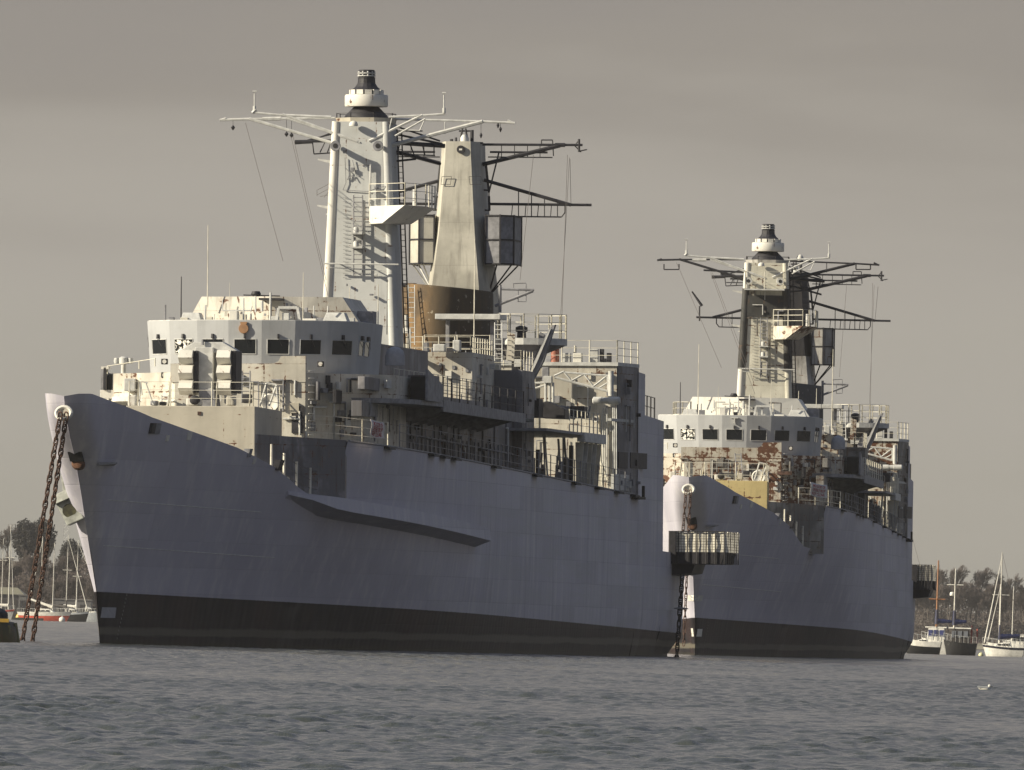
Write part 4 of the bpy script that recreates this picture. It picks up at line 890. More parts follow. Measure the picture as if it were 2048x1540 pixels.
    for (a, b, c_, d_, mt) in ((1237, 840, 1262, 842, 'lgrey'), (1245, 905, 1255, 936, 'dark'), (1258, 907, 1276, 936, 'dark'), (1240, 950, 1256, 980, 'lgrey')):
        A = P(a, d_, v=6.65); B = P(c_, b, v=6.65); MB().prism([(6.3 + .11 * (A.y - 108), A.y, A.z), (6.47 + .11 * (A.y - 108), A.y, A.z), (6.47 + .11 * (B.y - 108), B.y, A.z), (6.3 + .11 * (B.y - 108), B.y, A.z)], [(6.3 + .11 * (A.y - 108), A.y, B.z), (6.47 + .11 * (A.y - 108), A.y, B.z), (6.47 + .11 * (B.y - 108), B.y, B.z), (6.3 + .11 * (B.y - 108), B.y, B.z)]).build('hangar_fitting', M[mt], hg)
    railing(root, [(6.7, 115, 11.35), (6.72, 119, 11.28)], M['dark'], 1.0, 1.3, 2, .03)
    # mooring chock at the hangar foot
    x = halfb(110, 7.5); MB().box(x - .1, x + .35, 109.5, 112.0, 7.3, 7.42).box(x + .2, x + .32, 111.7, 111.95, 7.3, 7.95).build('mooring_chock', M['black'], root)
    # ---- net gallery at the flight deck
    wid = 9.35 if not two else 7.9; x0 = 6.2; UN = 125.5
    zb = P(1390, 1128, u=UN).z; zm = P(1390, 1104, u=UN).z; zt = P(1390, 1063, u=UN).z
    gal = MB().prism([(x0, UN, zb), (wid - .15, UN, zb), (wid - .15, 130, zb), (x0, 130, zb)], [(x0, UN, zm), (wid, UN, zm), (wid, 130, zm), (x0, 130, zm)]).build('net_gallery', M['dark'], root, bevel=.02)
    rows = []
    nx = 40; pth = [(x0 + .45 + (wid - x0 - .45) * i / nx, UN) for i in range(nx + 1)] + [(wid + .05, UN + 5 * i / nx) for i in range(1, nx + 1)]
    for j in range(9):
        z = zm + (zt - zm) * j / 8
        rows.append([(x + .05 * sin(i * 1.4 + j * .3) * (1 if i > nx else .3), y + .016 * sin(i * 1.26) + .012 * sin(i * .5 + j), z - (.04 * sin(i * .63) + .03) * (j / 8)) for i, (x, y) in enumerate(pth)])
    MB().grid(rows).build('safety_net', M['net'], gal, smooth=True)
    for i in range(7):
        x = x0 + .45 + (wid - x0 - .45) * i / 6; MB().tube((x, UN - .07, zb), (x, UN - .07, zt + .03), .03).build('net_post', M['dark'], gal)
    for i in range(1, 7): MB().tube((wid + .06, UN + i * .8, zb), (wid + .06, UN + i * .8, zt), .03).build('net_post', M['dark'], gal)
    MB().tube((x0 + .45, UN - .07, zt), (wid, UN - .07, zt), .025).build('net_rail', M['dark'], gal)
    MB().prism([(x0, UN + .4, zb - .62), (x0 + 1.5, UN + .4, zb - .45), (x0 + 1.5, 130, zb - .45), (x0, 130, zb - .62)], [(x0, UN + .4, zb), (x0 + 1.65, UN + .4, zb), (x0 + 1.65, 130, zb), (x0, 130, zb)]).build('gallery_bracket', M['dark'], gal)
    fbox('gallery_shield', 1338, 1062, 1352, 1110, UN - .2, .3, M['dark'], gal)
    # ---- missile launcher (front ship only)
    if not two:
        lb_ = empty('missile_launcher', (0, 0, 0)); lb_.parent = root
        u = 25.0
        MB().plan([(P(401, 780, u=u).x, 24.6), (P(431, 780, u=u).x, 24.6), (P(431, 780, u=u).x, 25.8), (P(401, 780, u=u).x, 25.8)], 9.95, 10.7, 1.15, (0, 25)).build('launcher_pedestal', M['grey'], lb_, bevel=.03)
        zb = P(415, 787, u=u).z; zt = P(415, 690, u=u).z
        xl, xr = P(392, 740, u=u).x, P(428, 740, u=u).x
        MB().box(xl, xr, 24.7, 25.9, zb, zt - .1).build('launcher_body', M['lgrey'], lb_, bevel=.03)
        MB().slab(FP(25.0, [(358, 701), (388, 684), (445, 684), (474, 701), (474, 706), (358, 706)]), .8).build('launcher_head', M['lgrey'], lb_, bevel=.03)
        MB().tube(P(405, 690, u=24.9), P(405, 679, u=24.9), .06).build('launcher_camera', M['grey'], lb_)
        for cx in (372, 448):
            for k in range(3):
                y0 = 700 + k * 30.5
                a = P(cx - 16, y0 + 29, u=24.2); b = P(cx + 14, y0, u=24.2); m_ = a.z + (b.z - a.z) * .48
                pts = [(24.55, a.z + .02), (24.15, m_), (24.45, b.z), (26.0, b.z - .05), (26.2, m_), (26.0, a.z + .02)]
                # hexagonal barrel lying fore and aft with a folded lid
                MB().prism([(a.x, y, z) for y, z in pts], [(b.x - .04, y, z) for y, z in pts]).build('launcher_cell', M['white'] , lb_, bevel=.015)
            s_ = MB().box(P(cx + 15, 740, u=24.5).x, P(cx + 24, 740, u=24.5).x, 24.5, 26.1, zb + .02, P(cx, 701, u=24.5).z); s_.build('cell_rack', M['dark'], lb_, bevel=.05)
    else:
        mb = FP(70, [(1388, 640), (1402, 638)], INV2)
        ar = MB(); ar.tube(P(1399, 642, u=100, inv=INV2), P(1399, 612, u=100, inv=INV2), .05).tube(P(1404, 612, u=100, inv=INV2), P(1384, 583, u=100, inv=INV2), .10, .05); ar.build('aerial_arm', M['dark'], root)
        for xs in ((1328, 1358), (1712, 1741)):
            cg = MB()
            for a, b in (((xs[0], 528), (xs[0], 539)), ((xs[1], 528), (xs[1], 539)), ((xs[0], 539), (xs[1], 539))): cg.tube(P(*a, u=70.4, inv=INV2), P(*b, u=70.4, inv=INV2), .05, n=4)
            cg.build('yard_cage', M['dark'], fmast)
        MB().lathe(tuple(P(1600, 518, u=70, inv=INV2)), [(.2, -.1), (.22, .05), (.16, .2), (.05, .27)], 14).build('satellite_dome', M['white'], fmast, smooth=True)
        zz = P(1530, 578, u=68.2, inv=INV2).z
        railing(fmast, [(-1.2, 68.6, zz), (-1.2, 67.8, zz), (1.1, 67.8, zz), (1.1, 68.6, zz)], M['rail'], 1.05, 1.1, 3, .024)
        MB().box(-1.25, 1.15, 67.75, 68.6, zz - .08, zz).build('mast_gallery', M['lgrey'], fmast)
    # ---- fittings scattered over the walls
    rf = random.Random(5 if two else 2)
    def fit(A, ex, w, h, nrm, n, mats, smin=.08, smax=.32, pipes=.4, par=None):
        A = Vector(A); ex = Vector(ex).normalized(); nrm = Vector(nrm).normalized(); ez = Vector((0, 0, 1))
        for k in range(n):
            c = A + ex * rf.uniform(0, w) + ez * rf.uniform(0, h); m_ = M[rf.choice(mats)] if rf.random() < .75 else side
            if rf.random() < pipes:
                L = min(rf.uniform(.4, 1.7), h * .8); r = rf.uniform(.018, .05); o = c + nrm * .06
                o.z = min(max(o.z, A.z), A.z + h - L); mb = MB().tube(o, o + ez * L, r, n=6)
                if rf.random() < .6: mb.tube(o + ez * L, o + ez * L + ex * rf.choice((-1, 1)) * rf.uniform(.2, .8), r, n=6)
                mb.build('wall_pipe', m_, par or root)
            else:
                a = rf.uniform(smin, smax); b = rf.uniform(smin, smax) * 1.2; d = rf.uniform(.05, .2)
                q = [c, c + ex * a, c + ex * a + ez * b, c + ez * b]
                MB().prism([p - nrm * .02 for p in q], [p + nrm * d for p in q]).build('wall_box', m_, par or root, bevel=.012)
    lit = ('lgrey', 'grey', 'white', 'rail', 'dark'); shd = ('grey', 'dark', 'lgrey', 'grey')
    fit((-2.7, 34.98, 8.7), (1, 0, 0), 5.3, 2.6, (0, -1, 0), 22, lit)
    fit((-2.9, 35.1, 8.8), (-2.3, 2.5, 0), 3.0, 1.6, (-1, -.9, 0), 8, lit)
    fit((2.9, 35.1, 8.7), (2.3, 2.5, 0), 3.0, 1.7, (1, -.9, 0), 14, shd)
    fit((2.95, 35.1, 10.7), (3.2, 3.5, 0), 4.4, .7, (1, -.9, 0), 9, shd)
    fit((5.22, 38, 8.6), (0, 1, 0), 7.5, 1.7, (1, 0, 0), 10, shd)
    fit((-1.0, 74.98, 10.8), (1, 0, 0), 5.0, 2.3, (0, -1, 0), 10, lit)
    fit((4.22, 75.3, 9.5), (0, 1, 0), 6.2, 3.4, (1, 0, 0), 12, shd)
    fit((5.52, 82.2, 8.6), (0, 1, 0), 3.4, 3.6, (1, 0, 0), 8, shd)
    fit((5.09, 47, 7.9), (0, 1, 0), 34, 2.2, (1, 0, 0), 26, shd, pipes=.5)
    fit((1.6, 107.97, 7.8), (1, 0, 0), 4.6, 5.2, (0, -1, 0), 22, lit, pipes=.6)
    fit((6.50, 108.4, 7.8), (.11, 1, 0), 3.4, 5.3, (1, -.1, 0), 12, shd)
    fit((-.9, 68.5, 12.6), (1, 0, 0), 1.7, 9.6, (0, -1, 0), 12, ('lgrey', 'grey'), .05, .16, .35, fmast)
    fit((-1.8, 40.75, 14.0), (1, -.1, 0), 4.6, .7, (0, -1, 0), 8, lit, .06, .22, .6)
    fit((3.05, 86.3, 7.7), (0, 1, 0), 7, 1.6, (1, 0, 0), 10, shd)
    for k in range(12):
        x = rf.uniform(-4, 4); y = rf.uniform(37.4, 40); z = bz1 + .03
        if rf.random() < .6: MB().tube((x, y, z), (x, y, z + rf.uniform(.3, .9)), rf.uniform(.02, .045)).build('roof_pipe', M[rf.choice(lit)], root)
        else: MB().box(x, x + rf.uniform(.15, .4), y, y + .3, z, z + rf.uniform(.12, .3)).build('roof_fitting', M[rf.choice(lit)], root, bevel=.02)
    for k in range(16):
        y = rf.uniform(75.5, 85); x = rf.uniform(-.5, 3.8 if y < 82 else 5.0); z = 13.42 if y < 82 else 12.78
        if rf.random() < .5: MB().tube((x, y, z), (x, y, z + rf.uniform(.4, 1.3)), rf.uniform(.02, .05)).build('roof_pipe', M[rf.choice(lit)], root)
        else: MB().box(x, x + rf.uniform(.2, .7), y, y + .5, z, z + rf.uniform(.15, .6)).build('roof_fitting', M[rf.choice(lit)], root, bevel=.03)
    for k in range(10):
        x = rf.uniform(.8, 5.6); y = rf.uniform(108.6, 111); z = 13.72
        if rf.random() < .5: MB().tube((x, y, z), (x, y, z + rf.uniform(.4, 1.0)), rf.uniform(.02, .05)).build('roof_pipe', M[rf.choice(lit)], hg)
        else: MB().box(x, x + rf.uniform(.2, .5), y, y + .5, z, z + rf.uniform(.15, .6)).build('roof_fitting', M[rf.choice(lit)], hg, bevel=.03)
    rails = [((-3.1, 49, 13.3), (3.1, 49, 13.3)), ((4.5, 49, 11.2), (4.5, 74, 11.2)), ((1.0, 81.9, 13.42), (4.0, 81.9, 13.42)), ((-2, 90, 13.0), (3.5, 90, 13.0))]
    for a, b in rails: railing(root, [a, b], M['rail'], .95, 1.5, 3, .02)
    return root
ship1 = build_ship(SHIP1, False)
ship2 = build_ship(SHIP2, True)
M1 = smat(SHIP1); M2 = smat(SHIP2)

# ------------------------------------------------------------------ chains
def chain(name, p, q, mat, label, group, pitch=.31, sag=.0, wid=.085, r=.034):
    p = Vector(p); q = Vector(q); L = (q - p).length; n = int(L / pitch); d = (q - p).normalized(); mb = MB()
    mid = None
    for i in range(n):
        t = (i + .5) / n; c = p.lerp(q, t) + Vector((0, 0, -sag * 4 * t * (1 - t)))
        s = d.orthogonal().normalized() if False else d.cross(Vector((0, 1, 0))).normalized()
        f = d.cross(s).normalized()
        a = i * pi / 2 + .5 + .25 * sin(i * 1.7); e = s * cos(a) + f * sin(a); h = d.cross(e)
        K = 12; hl = pitch * .70
        rows = []
        for k in range(K + 1):
            th = 2 * pi * k / K
            cx = wid * (1 if abs(cos(th)) > .3 else abs(cos(th)) / .3) * (1 if cos(th) > 0 else -1) * min(1, abs(cos(th)) * 1.6); cy = hl * sin(th)
            cen = c + e * cx + d * cy
            nn = (e * cos(th) * 1.2 + d * sin(th)).normalized()
            rows.append([tuple(cen + nn * r * cos(b) + h * r * sin(b)) for b in [2 * pi * j / 6 for j in range(7)]])
        mb.grid(rows)
        mb.tube(c - e * wid, c + e * wid, r * .6, n=5)
    o = mb.build(name, mat, smooth=True); tag(o, label, 'chain', group); return o
h1 = M1 @ Vector((0.05, -9.35, 9.05))
e1 = at(42, 1286, 588); e2 = at(63, 1284, 589)
chain('anchor_chain', h1 + Vector((-.12, 0, 0)), e1 - Vector((0, 0, .3)), M['rust'], 'rusty chain from the front ship bow to the water, the one nearer the mooring buoy', 'mooring chains at the front bow')
chain('anchor_chain', h1 + Vector((.12, -.05, 0)), e2 - Vector((0, 0, .3)), M['rust'], 'rusty chain from the front ship bow to the water, the one nearer the hull', 'mooring chains at the front bow')
h2 = M2 @ Vector((0.0, -9.35, 9.0))
f1 = M2 @ P(1366, 1100, u=-9.8, inv=INV2); f2 = M2 @ P(1373, 1100, u=-9.8, inv=INV2)
g1 = h2 + (f1 - h2) * 2.6; g2 = h2 + (f2 - h2) * 2.6
chain('anchor_chain', h2 + Vector((-.12, 0, 0)), g1, M['rust'], 'left one of the two rusty chains from the bow of the ship behind', 'mooring chains at the second bow', wid=.07, r=.027)
chain('anchor_chain', h2 + Vector((.12, -.05, 0)), g2, M['rust'], 'right one of the two rusty chains from the bow of the ship behind', 'mooring chains at the second bow', wid=.07, r=.027)
s1_ = M1 @ P(1365, 1148, u=126); s2_ = M1 @ P(1353, 1316, u=126)
chain('stern_chain', s1_, s2_ - Vector((0, 0, .2)), M['black'], 'short black chain hanging from the net gallery of the front ship down to the water', None, pitch=.28, wid=.10, r=.035)
q = M1 @ P(1362, 1217, u=125.7); dk = MB().lathe(tuple(q), [(.1, -.06), (.36, -.02), (.36, .02), (.1, .06)], 16).build('rat_guard', M['grey']); tag(dk, 'grey disc rat guard halfway down the black stern chain', 'rat guard')

# ------------------------------------------------------------------ warning banners
def text_mesh(s, size):
    cu = bpy.data.curves.new('lettering', 'FONT'); cu.body = s; cu.size = size; cu.align_x = 'CENTER'; cu.extrude = .004; cu.resolution_u = 2; cu.offset = .006
    o = bpy.data.objects.new('lettering_source', cu); COL.objects.link(o)
    dg = bpy.context.evaluated_depsgraph_get(); me = bpy.data.meshes.new_from_object(o.evaluated_get(dg)); bpy.data.objects.remove(o); return me
def banner(A, B, h, lines, label, size, col=(.62, .60, .58)):
    A = Vector(A); B = Vector(B); ex = (B - A); L = ex.length; ex.normalize(); ez = Vector((0, 0, 1)); ey = ex.cross(ez).normalized()
    W_ = lambda s, t: A + ex * (L * s) - ez * (h * t + .05 * sin(pi * s)) + ey * (.06 * sin(s * 5 + t * 2) + .04 * sin(t * 6))
    mb = MB(); mb.grid([[tuple(W_(i / 20, j / 10)) for i in range(21)] for j in range(11)])
    m = plain('banner_cloth', col, .9, .08); o = mb.build('warning_banner', m, smooth=True); tag(o, label, 'banner')
    s = o.modifiers.new('cloth', 'SOLIDIFY'); s.thickness = .01
    red = plain('banner_red', (.40, .06, .07), .8, .1)
    for i, tx in enumerate(lines):
        me = text_mesh(tx, 1.0); xs = [v.co.x for v in me.vertices]; w = max(xs) - min(xs)
        kx = L * .80 / w; kz = size
        for v in me.vertices:
            s_ = .5 + (v.co.x - (max(xs) + min(xs)) / 2) * kx / L; t_ = (.12 + .29 * i + .19) - v.co.y * kz / h
            v.co = W_(s_, t_) + ey * (.015 + v.co.z)
        me.materials.clear(); me.materials.append(red)
        c = bpy.data.objects.new('lettering', me); COL.objects.link(c); c.parent = o
    return o
TX = ('MINISTRY OF', 'DEFENCE PROP', 'KEEP CLEAR')
A = P(738, 839, u=29.0); B = P(766, 845, u=32.0)
banner(M1 @ Vector((A.x + .05, A.y, A.z)), M1 @ Vector((B.x + .07, B.y, B.z)), .68, TX, 'white banner with red letters tied to the rail of the front ship', .26, (.66, .60, .57))
A = P(1620, 964, u=24.6, inv=INV2); B = P(1655, 970, u=27.6, inv=INV2)
banner(M2 @ A, M2 @ B, .74, TX, 'pale banner with red letters on the rail of the rusty second ship', .24)

# ------------------------------------------------------------------ water
def build_water():
    rng = np.random.default_rng(7)
    y = [88.0]
    while y[-1] < 640: y.append(y[-1] * 1.00036)
    while y[-1] < 2700: y.append(y[-1] * 1.0010)
    while y[-1] < 5200: y.append(y[-1] * 1.006)
    Y = np.array(y); nc = 380; s = np.linspace(-1, 1, nc)
    hw = .041 * Y + 3.0
    X = hw[:, None] * s[None, :]; YY = np.repeat(Y[:, None], nc, 1); Z = np.zeros_like(X)
    dy = np.gradient(Y)
    n = 64; lam = np.concatenate([np.exp(np.linspace(np.log(.15), np.log(2.1), n)) * rng.uniform(.9, 1.1, n), np.linspace(2.3, 6.5, 22)])
    for l in lam:
        k = 2 * pi / l; th = rng.normal(radians(70), radians(60))
        sl = .034 * (1.0 if l < .9 else (.9 / l) ** .8); a = sl / k; ph = rng.uniform(0, 2 * pi)
        f = np.clip((l / dy - 1.5) / 1.5, 0, 1)
        if l > 2.2: f = f * np.clip((Y - 520) / 250, 0, 1) * 2.0
        Z += (f * a)[:, None] * np.sin(k * (X * cos(th) + YY * sin(th)) + ph)
    # gusts: calmer and rougher patches
    gx, gy = X / 9.0, YY / 38.0
    gust = .85 + .28 * np.sin(gx * 1.1 + np.sin(gy * 1.3)) * np.sin(gy * .9 + .7 * np.sin(gx * .8 + 2)) + .15 * np.sin(gy * 3.1 + gx)
    sg = Z[:800].std(); Z = .85 * sg * (np.exp(np.clip(.30 * Z / sg, -.9, .75)) - 1.046) / .30
    Z *= gust * np.clip((1 - np.abs(s)) / .04, 0, 1)[None, :]
    Z[0] = 0; Z[-1] = 0
    V = np.stack([X, YY, Z], -1).reshape(-1, 3); nr = len(Y)
    i = np.arange(nr - 1)[:, None] * nc + np.arange(nc - 1)[None, :]; i = i.reshape(-1)
    F = np.stack([i, i + 1, i + nc + 1, i + nc], 1)
    far = 24000.0; x0 = hw[0]; x1 = hw[-1]; yn = Y[0]; yf = Y[-1]
    O = np.array([[-far, -3000, 0], [far, -3000, 0], [far, yn, 0], [x0, yn, 0], [-x0, yn, 0], [-far, yn, 0], [far, yf, 0], [x1, yf, 0], [-x1, yf, 0], [-far, yf, 0], [far, far, 0], [-far, far, 0]])
    b = len(V)
    # the inner edge of the near strip and far strip follow the grid corners
    OF = [(0, 1, 2, 3, 4, 5), (4, 8, 9, 5), (3, 2, 6, 7), (9, 8, 7, 6, 10, 11)]
    me = bpy.data.meshes.new('water')
    nv = b + len(O); me.vertices.add(nv); me.vertices.foreach_set('co', np.concatenate([V, O]).ravel())
    loops = np.concatenate([F.ravel()] + [np.array(f) + b for f in OF]); tot = np.concatenate([np.full(len(F), 4), [len(f) for f in OF]])
    st = np.concatenate([[0], np.cumsum(tot)[:-1]])
    me.loops.add(len(loops)); me.loops.foreach_set('vertex_index', loops.astype(np.int32))
    me.polygons.add(len(tot)); me.polygons.foreach_set('loop_start', st.astype(np.int32)); me.polygons.foreach_set('loop_total', tot.astype(np.int32))
    me.polygons.foreach_set('use_smooth', np.ones(len(tot), bool))
    me.update(); me.validate()
    m, N, L, bs = nt('harbour_water')
    bs.inputs['Base Color'].default_value = (.055, .060, .054, 1); bs.inputs['Roughness'].default_value = .09; bs.inputs['IOR'].default_value = 1.33
    tc = N.new('ShaderNodeTexCoord')
    a = noise(N, L, tc.outputs['Object'], 4.5, 4, .6, (1, .6, 1)); c = noise(N, L, tc.outputs['Object'], .6, 4, .6, (1, .5, 1))
    bp = N.new('ShaderNodeBump'); bp.inputs['Strength'].default_value = 1.0; bp.inputs['Distance'].default_value = .045
    L.new(mathn(N, L, 'ADD', mathn(N, L, 'MULTIPLY', a, .8), mathn(N, L, 'MULTIPLY', c, .6)), bp.inputs['Height']); L.new(bp.outputs[0], bs.inputs['Normal'])
    me.materials.append(m); o = bpy.data.objects.new('water', me); COL.objects.link(o); tag(o, kind='structure'); return o
build_water()

# ------------------------------------------------------------------ boats
def wl(px, py): 
    r = ray(px, py); t = -HCAM / r.z; return Vector((r.x * t, t, 0))
def lin(px, py, Y): return at(px, py, Y)
BM = {}
def bmat(name, col, rough=.45):
    if name not in BM: BM[name] = plain(name, col, rough, .12)
    return BM[name]
def yacht(px0, px1, py, D, bow, free, label, hullc, topc=None, stripe=None, cabin=None, masts=(), group='moored yachts', name='yacht', heading=12, cab_span=(.32, .72), cab_h=.75, wheel=None, beam=None):
    """hull between two picture columns; bow = +1 when it points right"""
    k = D / FPX; a = at(px0, py, D); b = at(px1, py, D); L = (b.x - a.x) / cos(radians(heading)); cx = (a.x + b.x) / 2
    root = empty(name, (cx, D, 0), (0, 0, radians(heading) * (1 if bow > 0 else -1) + (0 if bow > 0 else pi)))
    tag(root, label, 'sailing boat' if masts else 'motor boat', group)
    B = beam or L * .30
    def sec(t):   # 0 stern .. 1 bow ; returns half beam, sheer height, x at top
        hb = B / 2 * (.78 + .5 * t - 1.28 * max(0, t - .35) ** 1.9 * 1.72) if t > .35 else B / 2 * (.72 + .28 * sin(min(1, t / .42) * pi / 2))
        hb = B / 2 * (1 - max(0, (t - .4) / .6) ** 2.1) * (.75 + .25 * min(1, t / .35))
        return max(hb, .01), free * (.86 + .10 * (1 - t) + .34 * t ** 2)
    def hullmesh(z0f, z1f, grow=0.0):
        mb = MB(); rows = []
        n = 16
        for i in range(n + 1):
            t = i / n; hb, sh = sec(t); r = []
            for j in range(7):
                f = z0f + (z1f - z0f) * j / 6; z = sh * f; over = .11 * L * (max(0, t - .5) * 2) * (f - 1) * .9; ov2 = .05 * L * max(0, .3 - t) / .3 * (1 - f)
                x = -L / 2 + L * t + over + ov2; w = hb * (.62 + .38 * max(0, f) ** .6) if f > 0 else hb * (.62 + .9 * f)
                r.append((x, (max(w, .005) + grow), z))
            rows.append(r)
        mb.grid(rows); mb.grid([[(x, -y, z) for x, y, z in r][::-1] for r in rows])
        mb.grid([[rows[0][j], (rows[0][j][0], -rows[0][j][1], rows[0][j][2])] for j in range(7)])
        return mb, rows
    mb, rows = hullmesh(-.35, 1.0); mb.build('hull', hullc, root, smooth=True)
    MB().grid([[rows[i][6], (rows[i][6][0], -rows[i][6][1], rows[i][6][2])] for i in range(17)]).build('boat_deck', bmat('boat_deck_paint', (.62, .60, .54)), root)
    if topc: hullmesh(.60, 1.02, .02)[0].build('topside_band', topc, root, smooth=True)
    if stripe: hullmesh(.78, .96, .03)[0].build('sheer_stripe', stripe, root, smooth=True)
    zd = free * .95
    if cabin:
        x0 = -L / 2 + L * cab_span[0]; x1 = -L / 2 + L * cab_span[1]; w = B * .30
        cb = MB().prism([(x0, -w, zd - .15), (x1, -w * .6, zd - .1), (x1, w * .6, zd - .1), (x0, w, zd - .15)], [(x0 + .15, -w * .85, zd + cab_h), (x1 - cab_h * 1.4, -w * .5, zd + cab_h * .75), (x1 - cab_h * 1.4, w * .5, zd + cab_h * .75), (x0 + .15, w * .85, zd + cab_h)]).build('cabin', cabin, root, bevel=.06)
        for s in (-1, 1):
            for i in range(3):
                xa = x0 + (x1 - x0) * (.12 + .2 * i); xb = xa + (x1 - x0) * .15; y = s * w * (.97 - .12 * i)
                MB().prism([(xa, y - .04, zd + cab_h * .3), (xb, y - .04, zd + cab_h * .3), (xb, y + .04, zd + cab_h * .3), (xa, y + .04, zd + cab_h * .3)], [(xa, y - .04, zd + cab_h * .62), (xb, y - .04, zd + cab_h * .6), (xb, y + .04, zd + cab_h * .6), (xa, y + .04, zd + cab_h * .62)]).build('cabin_window', M['glass'], cb)
    if wheel:
        f0, f1, hh, wc, gc = wheel; x0 = -L / 2 + L * f0; x1 = -L / 2 + L * f1; w = B * .34; z0 = zd
        wb = MB().prism([(x0, -w, z0), (x1, -w, z0), (x1, w, z0), (x0, w, z0)], [(x0 + .1, -w * .9, z0 + hh), (x1 - .2, -w * .9, z0 + hh), (x1 - .2, w * .9, z0 + hh), (x0 + .1, w * .9, z0 + hh)]).build('wheelhouse', wc, root, bevel=.05)
        MB().box(x0 - .15, x1 + .15, -w, w, z0 + hh, z0 + hh + .12).build('wheelhouse_roof', bmat('boat_white', (.74, .72, .66)), wb, bevel=.03)
        nwin = 3
        for s in (-1, 1):
            for i in range(nwin):
                xa = x0 + (x1 - x0) * (.08 + .3 * i); xb = xa + (x1 - x0) * .22
                MB().box(xa, xb, s * w * .96 - .05, s * w * .96 + .05, z0 + hh * .38, z0 + hh * .85).build('wheelhouse_window', gc, wb)
    for ms in masts:
        # frac along hull, height, material, radius, crosstree height fraction, boom (dir,length,mat,rise), forestay
        fx, h, mt, r, ct, boom, stay = ms; bh = boom[3] if boom and len(boom) > 3 else .95
        x = -L / 2 + L * fx
        m_ = MB().tube((x, 0, zd - .2), (x, 0, zd + h), r, r * .6, 8).build('mast', mt, root, smooth=True)
        if ct: MB().tube((x, -B * .33, zd + h * ct), (x, B * .33, zd + h * ct), r * .55).tube((x - .8, 0, zd + h * ct), (x + .8, 0, zd + h * ct), r * .5).build('crosstree', mt, m_)
        sw = MB()
        for yy in (-B * .45, B * .45): sw.tube((x - .1, yy, zd), (x, 0, zd + h * .97), .018, n=4)
        sw.build('shroud', M['wire'], m_)
        MB().tube((-L / 2 + .1, 0, zd), (x, 0, zd + h), .018, n=4).build('backstay', M['wire'], m_)
        if stay: MB().tube((L / 2 - .2, 0, zd + .35), (x, 0, zd + h * .96), .085, .03, 7).build('furled_headsail', bmat('sail_white', (.66, .64, .58)), m_)
        if boom:
            dl, cm, rise = boom[:3]
            bo = MB(); n = 8; brs = []
            for i in range(n + 1):
                t = i / n; cxx = x - dl * t; rr = (.26 - .12 * t) * (1 + .1 * sin(i * 2.1)); zc = zd + bh + rise * t
                brs.append([(cxx, rr * .7 * cos(b_), zc + rr * 1.0 * sin(b_)) for b_ in [2 * pi * j / 8 for j in range(9)]])
            bo.grid(brs); bo.build('boom_sail_cover', cm, m_, smooth=True)
            if cm.name != 'sail_white': MB().tube((x, 0, zd + bh - .3), (x, 0, zd + bh + 1.1), r * 1.9, r * 1.3, 8).build('mast_cover', cm, m_)
    rl = MB()
    for i in range(0, 17, 2):
        for s in (-1, 1): p = rows[i][6]; rl.tube((p[0], s * p[1] * .95, p[2]), (p[0], s * p[1] * .95, p[2] + .6), .02, n=4)
    for i in range(0, 15, 2):
        for s in (-1, 1): p = rows[i][6]; q_ = rows[i + 2][6]; rl.tube((p[0], s * p[1] * .95, p[2] + .6), (q_[0], s * q_[1] * .95, q_[2] + .6), .014, n=4)
    rl.build('guard_rail', M['lgrey'], root)
    return root
red = bmat('boat_red', (.62, .10, .06)); bw = bmat('boat_white', (.74, .72, .66)); navy = bmat('boat_navy', (.010, .011, .028)); black = bmat('boat_black', (.007, .007, .008))
alu = bmat('mast_alloy', (.62, .60, .54)); brn = bmat('mast_varnish', (.34, .15, .06)); blue = bmat('canvas_blue', (.010, .014, .06)); sailw = bmat('sail_white', (.66, .64, .58)); gl_b = bmat('blue_curtain', (.04, .05, .16)); gryh = bmat('boat_grey', (.42, .44, .46)); dkc = bmat('boat_dark_wood', (.05, .045, .042))
DL = 2350.0; GL = 'yachts moored by the left shore'; GR = 'boats moored at the right'
yacht(37, 144, 1244, DL, 1, 1.35, 'red hulled yacht with white topsides and a white sail rolled on its tilted boom', red, topc=bw, cabin=bw, masts=((.63, 11.2, alu, .085, 0, (4.2, sailw, 1.3), False),), group=GL, heading=-18)
yacht(118, 178, 1243, DL + 45, 1, 1.5, 'black hulled yacht half behind the red yacht, two sail-less stays crossing its mast', black, stripe=gryh, cabin=bw, masts=((.22, 12.6, alu, .08, .55, (3.0, dkc, .3), True),), group=GL, heading=-18)
yacht(150, 215, 1242, DL + 90, 1, 1.6, 'grey hulled yacht showing just left of the front ship stem', gryh, cabin=bw, masts=((.02, 12.0, alu, .09, .5, (2.2, bw, .2), True),), group=GL, heading=-16, cab_span=(.3, .75), cab_h=1.1)
yacht(-35, 29, 1236, DL + 150, 1, 1.5, 'white yacht with red boot line at the left edge, tallest mast of the left shore', bw, stripe=red, cabin=bw, masts=((.80, 14.6, alu, .11, .62, (2.5, sailw, .1), True), (.58, 12.2, alu, .08, .7, None, False)), group=GL, heading=-18)
yacht(52, 104, 1233, DL + 260, -1, 1.3, 'white yacht behind the mooring chains with a ball at the top of its mast', bw, cabin=bw, masts=((.45, 13.6, alu, .09, 0, None, True),), group=GL, heading=8)
DR = 1400.0
yacht(1806, 1882, 1310.5, DR, -1, 1.25, 'black and white ketch hull half hidden by the stern of the second ship', black, topc=bw, cabin=bw, masts=((.88, 10.2, alu, .07, 0, None, False),), group=GR, heading=8, cab_span=(.35, .7), cab_h=.3)
